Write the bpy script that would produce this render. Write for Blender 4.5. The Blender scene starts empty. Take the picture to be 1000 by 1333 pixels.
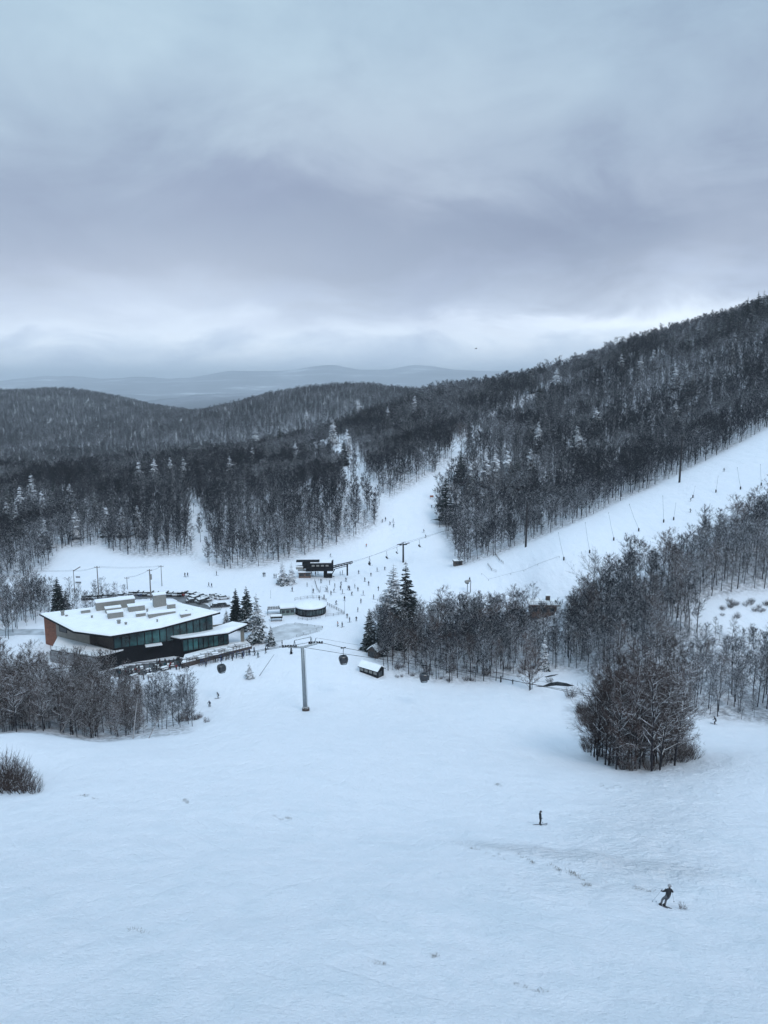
import bpy, bmesh, math, random
import numpy as np
from mathutils import Vector, Matrix
R = math.radians
random.seed(7); rng = np.random.default_rng(11)
scene = bpy.context.scene
COL = scene.collection
CAMZ = 76.0; TH = R(9.7); CT, ST = math.cos(TH), math.sin(TH)

# ------------------------------------------------------------------ camera
cd = bpy.data.cameras.new("camera"); cam = bpy.data.objects.new("camera", cd); COL.objects.link(cam)
cam.location = (0, 0, CAMZ); cam.rotation_euler = (R(90) - TH, 0, 0)
cd.sensor_fit = 'VERTICAL'; cd.sensor_height = 24.0; cd.lens = 24.0 * 1000 / 1333
cd.clip_start = 0.5; cd.clip_end = 60000
scene.camera = cam

def ray(px, py):
    """direction through a point of the photograph (used to survey the ground)"""
    a = (px - 500) / 1000.0; b = -(py - 666.5) / 1000.0
    return np.array([a, CT + ST * b, -ST + CT * b])
def at_y(px, py, Y):
    d = ray(px, py); t = Y / d[1]
    return np.array([d[0] * t, Y, CAMZ + d[2] * t])
def at_z(px, py, z):
    d = ray(px, py); t = (z - CAMZ) / d[2]
    return np.array([d[0] * t, d[1] * t, z])
def proj(x, y, z):
    dz = z - CAMZ
    dep = y * CT - dz * ST; up = y * ST + dz * CT
    return 500 + 1000 * x / dep, 666.5 - 1000 * up / dep

# ------------------------------------------------------------------ terrain
CP = []
def cz(x, y, z): CP.append((x, y, z))
def cy(px, py, Y): p = at_y(px, py, Y); CP.append(tuple(p))
def cpz(px, py, z): p = at_z(px, py, z); CP.append(tuple(p))
def SL(Y): return 49.2 - .29 * Y if Y > 80 else 26 + .42 * (80 - Y)
for Y in (-30, -10, 15, 40, 60, 80, 100, 120, 135, 150):
    for u in (-1.0, -.45, 0, .45, 1.0):
        x = u * (Y + 40)
        if Y > 125 and u != 0: continue
        cz(x, Y, SL(Y) + (1.5 if (u < -.9) else 0) + (2 if u > .9 else 0))
# knoll on the left, with a gully behind it
cpz(0, 958, 12.4); cpz(100, 963, 11.0); cpz(170, 966, 10.2); cpz(-200, 955, 13.5)
cpz(270, 942, 5.8); cpz(330, 925, 3.2)
cz(-58, 143, 5.0); cz(-85, 143, 6.0); cz(-60, 158, 1.5); cz(-95, 160, 2.0); cz(-44, 160, 1.8); cz(-150, 155, 5)
cz(-62, 103, 17.4); cz(-45, 96.5, 21.4)
# base area
for x, y, z in ((-40,178,.5),(0,180,0),(30,180,0),(-95,200,.6),(-40,200,0.4),(0,205,0),(40,205,0),(0,245,0),(-45,245,.4),(-90,250,.8),
                (-150,220,0),(-60,290,.6),(0,290,.3),(-120,300,1),(-200,290,1),(0,335,2),(28,306,2),(50,262,2),(60,232,1)): cz(x, y, z)
cpz(75, 718, 3.0); cpz(0, 757, 1); cpz(130, 714, 4); cpz(250, 726, 3); cpz(400, 722, 3.2); cpz(460, 700, 6); cpz(493, 680, 11)
cpz(540, 628, 24); cpz(590, 600, 33); cy(597, 572, 490); cy(640, 555, 560); cy(700, 522, 650); cpz(590, 660, 15); cpz(560, 700, 7)
cpz(592, 738, 3.5)
# right-hand piste and the woods below it
cy(640, 725, 300); cy(700, 702, 300); cy(800, 655, 325); cy(900, 610, 345); cy(1000, 557, 365); cy(1150, 490, 380)
cy(700, 745, 265); cy(760, 725, 262); cy(830, 692, 275); cy(900, 665, 285); cy(1000, 610, 305); cy(1150, 560, 310)
cy(760, 790, 238); cy(850, 745, 240); cy(940, 705, 250); cy(1000, 690, 252); cy(1150, 640, 255)
cy(950, 806, 205); cy(890, 812, 203); cy(1010, 800, 208); cy(850, 850, 188); cy(1150, 790, 205)
cy(930, 938, 154); cy(1000, 946, 150); cy(1150, 960, 146); cy(960, 900, 168); cy(870, 935, 156)
cy(640, 890, 188); cy(720, 900, 182); cy(760, 905, 178); cy(820, 930, 160)
# hill forest behind the base
cy(0, 636, 480); cy(-200, 645, 470); cy(150, 627, 505); cy(300, 604, 555); cy(450, 567, 650); cy(560, 524, 790)
cy(150, 660, 410); cy(300, 650, 420); cy(400, 620, 480); cy(480, 600, 500); cy(0, 690, 370); cy(-200, 690, 370)
cy(1000, 406, 650); cy(1200, 333, 640); cy(900, 440, 660); cy(800, 472, 680); cy(700, 501, 730); cy(640, 513, 780)
cy(1000, 480, 500); cy(850, 560, 480); cy(700, 640, 390); cy(760, 540, 560)
for px, Y, z in ((-200,900,-40),(0,900,-45),(150,900,-40),(300,900,-30),(450,950,-10),(560,1100,5),(700,1100,20),(850,1100,40),(1000,1000,70),(1200,1000,90)):
    cz((px - 500) / 1000 * Y, Y, z)
# second hills
for px, py, Y in ((-250,515,2500),(0,513,2400),(70,512,2400),(130,518,2300),(190,530,2200),(245,540,2000),(330,527,1750),(400,514,1750),(450,511,1750),(520,513,1750),(600,522,1750),(750,530,1750),(1000,530,1750)): cy(px, py, Y)
for px, py, Y in ((100,565,1500),(300,562,1250),(450,532,1300),(0,592,1150),(200,586,1150),(560,530,1350)): cy(px, py, Y)
for px in (-300, 0, 250, 500, 800, 1200): cz((px - 500) / 1000 * 3200, 3200, -120)
for px, py in ((-200,540),(120,535),(200,527),(250,517),(300,514),(345,514),(400,521),(600,530),(1000,540)): cy(px, py, 4300)
for px in (-300, 0, 250, 500, 800, 1200): cz((px - 500) / 1000 * 6500, 6500, -160)
for px in (-300, 0, 250, 500, 800, 1200): cz((px - 500) / 1000 * 10000, 10000, -90)
for px, py in ((-300,497),(0,499),(50,494),(110,493),(180,497),(300,490),(360,489),(430,484),(490,487),(540,482),(580,487),(640,489),(720,489),(900,490),(1300,490)): cy(px, py, 17000)
for px in (-300, 0, 500, 1200): cz((px - 500) / 1000 * 24000, 24000, -300); cz((px - 500) / 1000 * 38000, 38000, -400)
CP = np.array(CP)
US = 1.5
def tr(x, y):
    yy = np.maximum(y + 40.0, 3.0)
    return x / yy * US, np.log(yy), yy
cu, cv, cyy = tr(CP[:, 0], CP[:, 1]); cw = (CAMZ - CP[:, 2]) / cyy
def K(r2): return 0.5 * r2 * np.log(r2 + 1e-12)
n = len(CP)
A = np.zeros((n + 3, n + 3))
A[:n, :n] = K((cu[:, None] - cu[None]) ** 2 + (cv[:, None] - cv[None]) ** 2) + np.eye(n) * 2e-4
P = np.stack([np.ones(n), cu, cv], 1); A[:n, n:] = P; A[n:, :n] = P.T
W = np.linalg.solve(A, np.concatenate([cw, np.zeros(3)]))
def tps(x, y):
    x = np.atleast_1d(np.asarray(x, float)); y = np.atleast_1d(np.asarray(y, float))
    out = np.empty(x.shape)
    fx, fy = x.ravel(), y.ravel(); fo = out.ravel()
    for i in range(0, fx.size, 20000):
        u, v, yy = tr(fx[i:i+20000], fy[i:i+20000])
        k = K((u[:, None] - cu[None]) ** 2 + (v[:, None] - cv[None]) ** 2)
        w = k @ W[:n] + W[n] + W[n+1] * u + W[n+2] * v
        fo[i:i+20000] = CAMZ - w * yy
    return fo.reshape(out.shape)

NU, NV = 560, 1250
V0, V1 = math.log(10.0), math.log(38000.0)
# ---- value noise
_T = rng.random((256, 256))
def vnoise(x, y):
    xi = np.floor(x).astype(int); yi = np.floor(y).astype(int); fx = x - xi; fy = y - yi
    fx = fx * fx * (3 - 2 * fx); fy = fy * fy * (3 - 2 * fy)
    g = lambda a, b: _T[a & 255, b & 255]
    return (g(xi, yi) * (1 - fx) + g(xi + 1, yi) * fx) * (1 - fy) + (g(xi, yi + 1) * (1 - fx) + g(xi + 1, yi + 1) * fx) * fy
def fbm(x, y, o=4):
    s = 0; a = 1; t = 0
    for i in range(o):
        s = s + a * vnoise(x + 17.3 * i, y + 5.1 * i); t += a; a *= .5; x = x * 2.03; y = y * 2.03
    return s / t - .5
def sst(a, b, x): t = np.clip((x - a) / (b - a), 0, 1); return t * t * (3 - 2 * t)
gu = np.linspace(-1.15, 1.15, NU); gv = np.linspace(V0, V1, NV)
GU, GV = np.meshgrid(gu, gv); GY = np.exp(GV) - 40; GX = GU * (GY + 40)
GZ = tps(GX, GY)
# relief
nearw = 1 - sst(170, 260, GY)
fl = sst(60, 110, GY)
GZ += nearw * (1.1 * fbm(GX / 22, GY / 26, 3) + .42 * fbm(GX / 5, GY / 6, 3) * (1 - .5 * fl))
# small mounds (moguls) on the slope at the right, and a pushed-up ridge with grass below the standing skier
mog = np.exp(-((GX - (28 + (GY - 75) * .45)) / 11) ** 2) * sst(45, 60, GY) * (1 - sst(120, 135, GY))
GZ += mog * .75 * fbm(GX / 1.7, GY / 2.2, 2)
rid = np.exp(-((GY - (74 - .62 * (GX - 5))) / 2.2) ** 2) * sst(-2, 6, GX) * (1 - sst(24, 30, GX))
rid *= sst(4, 12, GX); GZ += rid * (.12 + .5 * fbm(GX / 1.5, GY / 1.5, 2))
GZ += sst(300, 500, GY) * 6 * fbm(GX / 70, GY / 80, 4) * (1 - sst(700, 900, GY))
fh = sst(850, 1300, GY)
GZ += fh * np.minimum(GY, 12000) * .016 * fbm(GX / (GY * .1 + 60), GY / (GY * .16 + 90), 5)
_px = 500 + 1000 * GX / np.maximum(GY, 1)
def hump(c, w, h): return h * np.exp(-((_px - c) / w) ** 2)
GZ += np.exp(-((GY - 17000) / 3000) ** 2) * (hump(60, 70, 70) + hump(185, 35, 60) + hump(320, 70, 80) + hump(430, 50, 110) + hump(545, 45, 120) + hump(500, 120, 40) + hump(640, 50, 60) + hump(250, 25, -30)) * (1 + .5 * fbm(GX / 1500, GY / 2500, 4))
GZ += np.exp(-((GY - 8500) / 1200) ** 2) * (hump(120, 60, 60) + hump(380, 50, 40) + hump(470, 60, 90))
def H(x, y):
    x = np.asarray(x, float); y = np.asarray(y, float)
    yy = np.maximum(y + 40, 10.0)
    fu = np.clip((x / yy - gu[0]) / (gu[1] - gu[0]), 0, NU - 1.001); fv = np.clip((np.log(yy) - V0) / (gv[1] - gv[0]), 0, NV - 1.001)
    i = fu.astype(int); j = fv.astype(int); a = fu - i; b = fv - j
    return (GZ[j, i] * (1 - a) + GZ[j, i + 1] * a) * (1 - b) + (GZ[j + 1, i] * (1 - a) + GZ[j + 1, i + 1] * a) * b
_ts = np.exp(np.linspace(math.log(20), math.log(30000), 4000))
def hit(px, py, dz=0.0):
    """first point of the ground (raised by dz) along the sight line through a photograph point"""
    d = ray(px, py); X = d[0] * _ts; Y = d[1] * _ts; Z = CAMZ + d[2] * _ts
    below = Z < H(X, Y) + dz
    k = int(np.argmax(below)) if below.any() else len(_ts) - 1
    lo, hi = _ts[max(k - 1, 0)], _ts[k]
    for _ in range(24):
        m = .5 * (lo + hi)
        if CAMZ + d[2] * m < float(H(d[0] * m, d[1] * m)) + dz: hi = m
        else: lo = m
    return Vector((d[0] * hi, d[1] * hi, CAMZ + d[2] * hi))
def gz(x, y): return float(H(x, y))

# ------------------------------------------------------------------ materials
def new_mat(name):
    m = bpy.data.materials.new(name); m.use_nodes = True
    nt = m.node_tree; b = nt.nodes["Principled BSDF"]
    return m, nt, b
def lin(c):
    return tuple(((v / 12.92) if v <= .04045 else ((v + .055) / 1.055) ** 2.4) for v in c)
def N(nt, t, **kw):
    nd = nt.nodes.new(t)
    for k, v in kw.items():
        if k in nd.inputs: nd.inputs[k].default_value = v
        else: setattr(nd, k, v)
    return nd
def ramp(nt, fac, stops, interp='LINEAR'):
    r = nt.nodes.new('ShaderNodeValToRGB'); r.color_ramp.interpolation = interp
    el = r.color_ramp.elements
    while len(el) < len(stops): el.new(.5)
    for e, (p, c) in zip(el, stops):
        e.position = p; e.color = (*c, 1) if len(c) == 3 else c
    nt.links.new(fac, r.inputs[0]); return r
def mixc(nt, fac, a, b, blend='MIX'):
    m = nt.nodes.new('ShaderNodeMix'); m.data_type = 'RGBA'; m.blend_type = blend
    for s, v in ((0, fac), (6, a), (7, b)):
        if hasattr(v, 'is_linked') or hasattr(v, 'links'): nt.links.new(v, m.inputs[s])
        elif s == 0: m.inputs[0].default_value = v
        else: m.inputs[s].default_value = (*v, 1) if len(v) == 3 else v
    return m.outputs[2]
def math_(nt, op, a, b=None, c=None):
    m = nt.nodes.new('ShaderNodeMath'); m.operation = op
    for i, v in enumerate((a, b, c)):
        if v is None: continue
        if hasattr(v, 'links'): nt.links.new(v, m.inputs[i])
        else: m.inputs[i].default_value = v
    return m.outputs[0]
def simple(name, col, rough=.7, metal=0, noise=.25, scale=3.0, snow=0.0, bump=0.0, coat=0):
    """plain surface with procedural wear; snow>0 lets snow lie on its upward faces"""
    m, nt, b = new_mat(name)
    tc = N(nt, 'ShaderNodeTexCoord'); nz = N(nt, 'ShaderNodeTexNoise'); nz.inputs['Scale'].default_value = scale; nz.inputs['Detail'].default_value = 5
    nt.links.new(tc.outputs['Object'], nz.inputs['Vector'])
    lo = tuple(max(v * (1 - noise), 0) for v in col); hi = tuple(min(v * (1 + noise), 1) for v in col)
    r = ramp(nt, nz.outputs['Fac'], [(.3, lo), (.7, hi)]); out = r.outputs[0]
    if snow > 0:
        ge = N(nt, 'ShaderNodeNewGeometry'); sx = N(nt, 'ShaderNodeSeparateXYZ'); nt.links.new(ge.outputs['Normal'], sx.inputs[0])
        f = math_(nt, 'ADD', sx.outputs[2], math_(nt, 'MULTIPLY', math_(nt, 'SUBTRACT', nz.outputs['Fac'], .5), .9))
        f = ramp(nt, f, [(1 - snow - .08, (0, 0, 0)), (1 - snow + .08, (1, 1, 1))]).outputs[0]
        out = mixc(nt, f, out, (.8, .82, .85))
    nt.links.new(out, b.inputs['Base Color'])
    b.inputs['Roughness'].default_value = rough; b.inputs['Metallic'].default_value = metal
    if coat: b.inputs['Coat Weight'].default_value = coat
    if bump:
        bp = N(nt, 'ShaderNodeBump'); bp.inputs['Strength'].default_value = bump; bp.inputs['Distance'].default_value = .05
        nt.links.new(nz.outputs['Fac'], bp.inputs['Height']); nt.links.new(bp.outputs[0], b.inputs['Normal'])
    return m
# ------------------------------------------------------------------ where things grow: outlines traced on the ground
def inpoly(px, py, poly):
    px = np.asarray(px, float); py = np.asarray(py, float); r = np.zeros(px.shape, bool); m = len(poly)
    for i in range(m):
        x0, y0 = poly[i]; x1, y1 = poly[(i + 1) % m]
        if y0 == y1: continue
        c = ((y0 > py) != (y1 > py)) & (px < (x1 - x0) * (py - y0) / (y1 - y0) + x0); r ^= c
    return r
OPEN = [(-900,800),(-900,760),(-100,752),(0,757),(40,752),(66,738),(70,722),(82,713),(130,709),(152,721),(200,726),(245,722),(256,734),(262,742),(276,745),(284,742),(340,738),(400,722),(460,702),(493,682),
        (489,662),(520,642),(545,627),(570,612),(590,598),(586,580),(592,570),(602,572),(606,592),(596,612),(580,632),(574,652),(566,672),(574,692),(588,716),(592,739),(640,725),(700,701),(760,676),(800,656),(850,634),(900,609),(950,584),(1000,557),(1150,478),(1900,100),(1900,420),
        (1150,600),(1000,664),(940,697),(870,737),(800,768),(760,800),(700,810),(640,818),(560,820),(500,845),(480,900),(-900,900)]
CORR = [[(257,744),(281,746),(273,710),(263,672),(250,645),(242,648),(250,700)],
        [(450,640),(484,624),(506,650),(492,668),(466,650)],[(430,596),(466,586),(484,628),(452,640)],[(425,570),(448,566),(462,590),(436,600)],
        [(394,578),(420,568),(432,592),(402,598)],[(140,610),(154,607),(160,632),(144,634)]]
DIAG = [(598,582),(604,560),(640,545),(690,515),(735,496),(742,503),(700,530),(650,560),(612,590)]
CLEAR = [(895,812),(890,790),(935,775),(1000,768),(1200,762),(1200,834),(1000,836),(950,828)]
MIDW = [(478,838),(484,856),(500,872),(540,884),(590,890),(640,888),(680,876),(740,872),(760,868),(770,800),(740,802),(690,806),(640,812),(560,815),(500,822)]
RIGHTW = [(760,800),(800,770),(870,740),(940,700),(1000,668),(1200,600),(1500,560),(1500,985),(1120,962),(1000,943),(955,936),(905,934),(880,925),(800,905),(745,872)]
CLUMP = [(768,980),(744,958),(734,922),(758,896),(850,895),(880,915),(892,950),(896,985),(870,1002),(840,1008),(800,1002),(778,992)]

# ------------------------------------------------------------------ the ground, one sheet to the horizon
def grid_mesh(name, X, Y, Z):
    nv, nu = X.shape
    me = bpy.data.meshes.new(name)
    co = np.stack([X, Y, Z], -1).reshape(-1, 3).astype(np.float32)
    idx = np.arange(nv * nu).reshape(nv, nu)
    q = np.stack([idx[:-1, :-1], idx[:-1, 1:], idx[1:, 1:], idx[1:, :-1]], -1).reshape(-1, 4)
    me.vertices.add(len(co)); me.vertices.foreach_set('co', co.ravel())
    me.loops.add(q.size); me.loops.foreach_set('vertex_index', q.ravel().astype(np.int32))
    me.polygons.add(len(q)); me.polygons.foreach_set('loop_start', (np.arange(len(q)) * 4).astype(np.int32))
    me.update(calc_edges=True); me.polygons.foreach_set('use_smooth', np.ones(len(q), bool))
    return me
gme = grid_mesh("ground", GX, GY, GZ)
gpx, gpy = proj(GX, GY, GZ)
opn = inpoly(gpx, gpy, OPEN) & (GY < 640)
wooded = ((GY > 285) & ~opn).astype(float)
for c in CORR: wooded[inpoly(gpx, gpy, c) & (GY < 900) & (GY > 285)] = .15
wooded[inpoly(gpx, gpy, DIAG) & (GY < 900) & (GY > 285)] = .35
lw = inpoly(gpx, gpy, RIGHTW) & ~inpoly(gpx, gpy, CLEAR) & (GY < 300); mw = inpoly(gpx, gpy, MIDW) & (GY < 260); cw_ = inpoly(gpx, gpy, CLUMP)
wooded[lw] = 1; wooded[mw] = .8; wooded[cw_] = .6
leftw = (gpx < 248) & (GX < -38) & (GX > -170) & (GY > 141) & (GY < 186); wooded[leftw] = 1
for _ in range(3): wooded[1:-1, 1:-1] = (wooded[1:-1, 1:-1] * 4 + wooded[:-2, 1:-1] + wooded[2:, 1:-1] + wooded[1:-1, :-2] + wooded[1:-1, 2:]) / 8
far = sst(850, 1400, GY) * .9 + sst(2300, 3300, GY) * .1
at = gme.attributes.new('wooded', 'FLOAT', 'POINT'); at.data.foreach_set('value', wooded.ravel().astype(np.float32))
at = gme.attributes.new('far', 'FLOAT', 'POINT'); at.data.foreach_set('value', far.ravel().astype(np.float32))
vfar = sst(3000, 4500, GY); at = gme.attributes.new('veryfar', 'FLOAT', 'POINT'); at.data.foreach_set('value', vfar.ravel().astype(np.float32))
chop = np.clip(mog * .7 + rid, 0, 1); at = gme.attributes.new('chopped', 'FLOAT', 'POINT'); at.data.foreach_set('value', chop.ravel().astype(np.float32))
ground = bpy.data.objects.new("snow_ground", gme); COL.objects.link(ground); ground['kind'] = 'structure'

def snow_material():
    m, nt, b = new_mat("snow")
    L = nt.links
    tc = N(nt, 'ShaderNodeTexCoord')
    def noise(scale, detail=5, vec=None, rough=.55, sc3=None):
        nz = N(nt, 'ShaderNodeTexNoise'); nz.inputs['Scale'].default_value = scale; nz.inputs['Detail'].default_value = detail; nz.inputs['Roughness'].default_value = rough
        v = tc.outputs['Object']
        if sc3:
            mp = N(nt, 'ShaderNodeMapping'); mp.inputs['Scale'].default_value = sc3[:3]; mp.inputs['Rotation'].default_value = (0, 0, sc3[3]); L.new(v, mp.inputs[0]); v = mp.outputs[0]
        L.new(v, nz.inputs['Vector']); return nz.outputs['Fac']
    big = noise(.035, 4); mid = noise(.3, 6); fine = noise(3.2, 6, rough=.65)
    tracks = noise(.22, 6, sc3=(1.0, .16, 1, R(-32)), rough=.6)
    tracks2 = noise(.35, 5, sc3=(1.0, .12, 1, R(24)), rough=.6)
    # scraped, icy patches are a little greyer and bluer than fresh snow
    icy = ramp(nt, math_(nt, 'ADD', math_(nt, 'MULTIPLY', mid, .5), math_(nt, 'MULTIPLY', tracks, .5)), [(.42, (0, 0, 0)), (.62, (1, 1, 1))]).outputs[0]
    ya = N(nt, 'ShaderNodeSeparateXYZ'); L.new(tc.outputs['Object'], ya.inputs[0])
    # the greyer, bluer tone is stronger on the near slope and weakens with distance
    pitch = ramp(nt, math_(nt, 'ADD', math_(nt, 'DIVIDE', ya.outputs[1], 120.0), math_(nt, 'MULTIPLY', math_(nt, 'SUBTRACT', big, .5), .8)), [(.35, (1, 1, 1)), (.85, (.35, .35, .35))]).outputs[0]
    streak = ramp(nt, noise(.9, 7, sc3=(1.0, .10, 1, R(-38)), rough=.7), [(.44, (0, 0, 0)), (.66, (.7, .7, .7))]).outputs[0]
    icy = math_(nt, 'MULTIPLY', math_(nt, 'MAXIMUM', icy, streak), pitch)
    col = mixc(nt, icy, (.86, .875, .93), (.76, .81, .87))
    # tiny bits of dry grass and bark on the snow
    crumbs = ramp(nt, noise(9, 3), [(.73, (0, 0, 0)), (.76, (1, 1, 1))]).outputs[0]
    patch = ramp(nt, noise(.11, 3), [(.54, (0, 0, 0)), (.66, (.7, .7, .7))]).outputs[0]
    col = mixc(nt, math_(nt, 'MULTIPLY', crumbs, patch), col, (.30, .29, .29))
    # litter and low brush under the trees
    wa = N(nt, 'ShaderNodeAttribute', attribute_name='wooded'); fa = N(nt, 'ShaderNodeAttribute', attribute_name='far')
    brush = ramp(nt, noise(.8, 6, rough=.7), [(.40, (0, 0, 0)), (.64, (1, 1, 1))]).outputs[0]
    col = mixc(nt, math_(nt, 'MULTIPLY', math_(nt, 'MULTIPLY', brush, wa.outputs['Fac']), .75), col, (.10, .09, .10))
    # the far hills: woods seen as a dark cover with snowy clearings
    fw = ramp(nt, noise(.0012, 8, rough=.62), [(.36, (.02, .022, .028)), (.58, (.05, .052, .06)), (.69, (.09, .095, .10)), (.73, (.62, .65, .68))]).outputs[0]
    vf = N(nt, 'ShaderNodeAttribute', attribute_name='veryfar'); fw2 = ramp(nt, noise(.0009, 9, rough=.66), [(.38, (.13, .15, .18)), (.54, (.20, .22, .26)), (.60, (.34, .36, .40)), (.67, (.66, .69, .73))]).outputs[0]  # farthest mountains: snowfields, with extra haze painted in as pale bluish tones
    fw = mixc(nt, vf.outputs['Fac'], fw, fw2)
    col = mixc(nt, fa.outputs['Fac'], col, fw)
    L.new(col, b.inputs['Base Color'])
    b.inputs['Roughness'].default_value = .55
    b.inputs['Specular IOR Level'].default_value = .3
    # ski tracks: thin wandering grooves, kept to patches where people have turned
    def grooves(sc, rot, dist, off):
        mp = N(nt, 'ShaderNodeMapping'); mp.inputs['Rotation'].default_value = (0, 0, R(rot)); mp.inputs['Location'].default_value = (off, off * .7, 0); L.new(tc.outputs['Object'], mp.inputs[0])
        wv = N(nt, 'ShaderNodeTexWave'); wv.inputs['Scale'].default_value = sc; wv.inputs['Distortion'].default_value = dist; wv.inputs['Detail'].default_value = 3; wv.inputs['Detail Scale'].default_value = .35; L.new(mp.outputs[0], wv.inputs['Vector'])
        return ramp(nt, wv.outputs['Fac'], [(.0, (1, 1, 1)), (.05, (.25, .25, .25)), (.11, (0, 0, 0))]).outputs[0]
    gm = ramp(nt, noise(.06, 4), [(.46, (0, 0, 0)), (.58, (1, 1, 1))]).outputs[0]; gm2 = ramp(nt, noise(.09, 4, sc3=(1, 1, 1, 2.0)), [(.48, (0, 0, 0)), (.6, (1, 1, 1))]).outputs[0]
    gr = math_(nt, 'MAXIMUM', math_(nt, 'MULTIPLY', grooves(.09, 28, 14, 3), gm), math_(nt, 'MULTIPLY', grooves(.11, -42, 12, 31), gm2))
    ch = N(nt, 'ShaderNodeAttribute', attribute_name='chopped'); chn = math_(nt, 'MULTIPLY', noise(1.1, 5, rough=.6), ch.outputs['Fac'])
    h = math_(nt, 'ADD', math_(nt, 'MULTIPLY', tracks, .4), math_(nt, 'MULTIPLY', tracks2, .4))
    h = math_(nt, 'ADD', h, math_(nt, 'MULTIPLY', fine, .22)); h = math_(nt, 'ADD', h, math_(nt, 'MULTIPLY', mid, .5)); h = math_(nt, 'SUBTRACT', h, math_(nt, 'MULTIPLY', gr, .05)); h = math_(nt, 'ADD', h, math_(nt, 'MULTIPLY', chn, 1.4)); h = math_(nt, 'ADD', h, math_(nt, 'MULTIPLY', noise(9.0, 4, rough=.7), .06))
    bp = N(nt, 'ShaderNodeBump'); bp.inputs['Strength'].default_value = 1.0; bp.inputs['Distance'].default_value = 1.1
    L.new(h, bp.inputs['Height']); L.new(bp.outputs[0], b.inputs['Normal'])
    return m
gme.materials.append(snow_material())

# ------------------------------------------------------------------ sky, sun, air
def sky():
    w = bpy.data.worlds.new("World"); scene.world = w; w.use_nodes = True
    nt = w.node_tree; L = nt.links; bg = nt.nodes['Background']
    st = N(nt, 'ShaderNodeTexSky'); st.sky_type = 'NISHITA'; st.sun_disc = False; st.sun_elevation = R(48); st.sun_rotation = R(-150)
    tc = N(nt, 'ShaderNodeTexCoord'); sp = N(nt, 'ShaderNodeSeparateXYZ'); L.new(tc.outputs['Generated'], sp.inputs[0])
    x, y, z = sp.outputs
    k = math_(nt, 'ADD', math_(nt, 'MAXIMUM', z, 0.0), .32)
    cx = math_(nt, 'DIVIDE', x, k); cy_ = math_(nt, 'DIVIDE', y, k)
    cb = N(nt, 'ShaderNodeCombineXYZ'); L.new(cx, cb.inputs[0]); L.new(cy_, cb.inputs[1]); 
    def noise(scale, detail, off, rough=.5, dist=0.0):
        mp = N(nt, 'ShaderNodeMapping'); mp.inputs['Location'].default_value = off; L.new(cb.outputs[0], mp.inputs[0])
        nz = N(nt, 'ShaderNodeTexNoise'); nz.inputs['Scale'].default_value = scale; nz.inputs['Detail'].default_value = detail; nz.inputs['Roughness'].default_value = rough; nz.inputs['Distortion'].default_value = dist
        L.new(mp.outputs[0], nz.inputs['Vector']); return nz.outputs['Fac']
    n1 = noise(.8, 6, (1.3, .4, 0), .45, .3); n2 = noise(2.4, 9, (4.2, 2.0, 0), .60, .55)
    n3 = noise(1.3, 8, (9.1, 3.3, 0), .56, .3)
    # elevation profile of the cloud deck, wobbled by the noise
    e = math_(nt, 'ADD', z, math_(nt, 'MULTIPLY', math_(nt, 'SUBTRACT', n2, .5), .12))
    e = math_(nt, 'ADD', e, math_(nt, 'MULTIPLY', math_(nt, 'SUBTRACT', n1, .5), .10))
    e = math_(nt, 'ADD', e, math_(nt, 'MULTIPLY', x, -.04))
    prof = ramp(nt, e, [(0.0, (.49, .61, .78)), (.03, (.56, .67, .82)), (.065, (.66, .75, .88)), (.092, (.46, .53, .66)), (.14, (.335, .385, .49)), (.20, (.295, .35, .455)), (.27, (.31, .385, .485)), (.36, (.33, .435, .535)), (.46, (.335, .455, .555)), (.65, (.44, .635, .81)), (1.0, (.55, .80, 1.05))])
    shade = ramp(nt, math_(nt, 'ADD', math_(nt, 'MULTIPLY', n3, .55), math_(nt, 'MULTIPLY', n2, .45)), [(.35, (.76, .765, .82)), (.50, (1, 1, 1)), (.63, (1.20, 1.17, 1.12))])
    cloud = mixc(nt, 1.0, prof.outputs[0], shade.outputs[0], 'MULTIPLY')
    def blob(cx0, cz0, wx, wz, ax, az):     # a lumpy cloud bank
        dx = math_(nt, 'DIVIDE', math_(nt, 'ADD', math_(nt, 'SUBTRACT', x, cx0), math_(nt, 'MULTIPLY', math_(nt, 'SUBTRACT', n3, .5), ax)), wx)
        dz = math_(nt, 'DIVIDE', math_(nt, 'ADD', math_(nt, 'SUBTRACT', z, cz0), math_(nt, 'MULTIPLY', math_(nt, 'SUBTRACT', n2, .5), az)), wz)
        return math_(nt, 'POWER', 2.718, math_(nt, 'MULTIPLY', math_(nt, 'ADD', math_(nt, 'MULTIPLY', dx, dx), math_(nt, 'MULTIPLY', dz, dz)), -1.0))
    cloud = mixc(nt, blob(.24, .17, .34, .058, .8, .22), cloud, mixc(nt, 1.0, cloud, (.74, .755, .80), 'MULTIPLY'))
    cloud = mixc(nt, blob(-.12, .235, .22, .05, .8, .22), cloud, mixc(nt, 1.0, cloud, (.84, .83, .88), 'MULTIPLY'))
    cloud = mixc(nt, blob(-.38, .10, .22, .05, .6, .14), cloud, mixc(nt, 1.0, cloud, (1.22, 1.2, 1.16), 'MULTIPLY'))
    cloud = mixc(nt, blob(.22, .075, .26, .016, .4, .07), cloud, mixc(nt, 1.0, cloud, (1.30, 1.27, 1.22), 'MULTIPLY'))
    cl = N(nt, 'ShaderNodeVectorMath', operation='SCALE'); L.new(cloud, cl.inputs[0]); cl.inputs['Scale'].default_value = SKY_GAIN / .1
    mx = mixc(nt, .96, st.outputs[0], cl.outputs[0])
    L.new(mx, bg.inputs['Color']); bg.inputs['Strength'].default_value = .1
SKY_GAIN = .86
sky()
sd = bpy.data.lights.new("sun", 'SUN'); sun = bpy.data.objects.new("sun", sd); COL.objects.link(sun)
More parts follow.
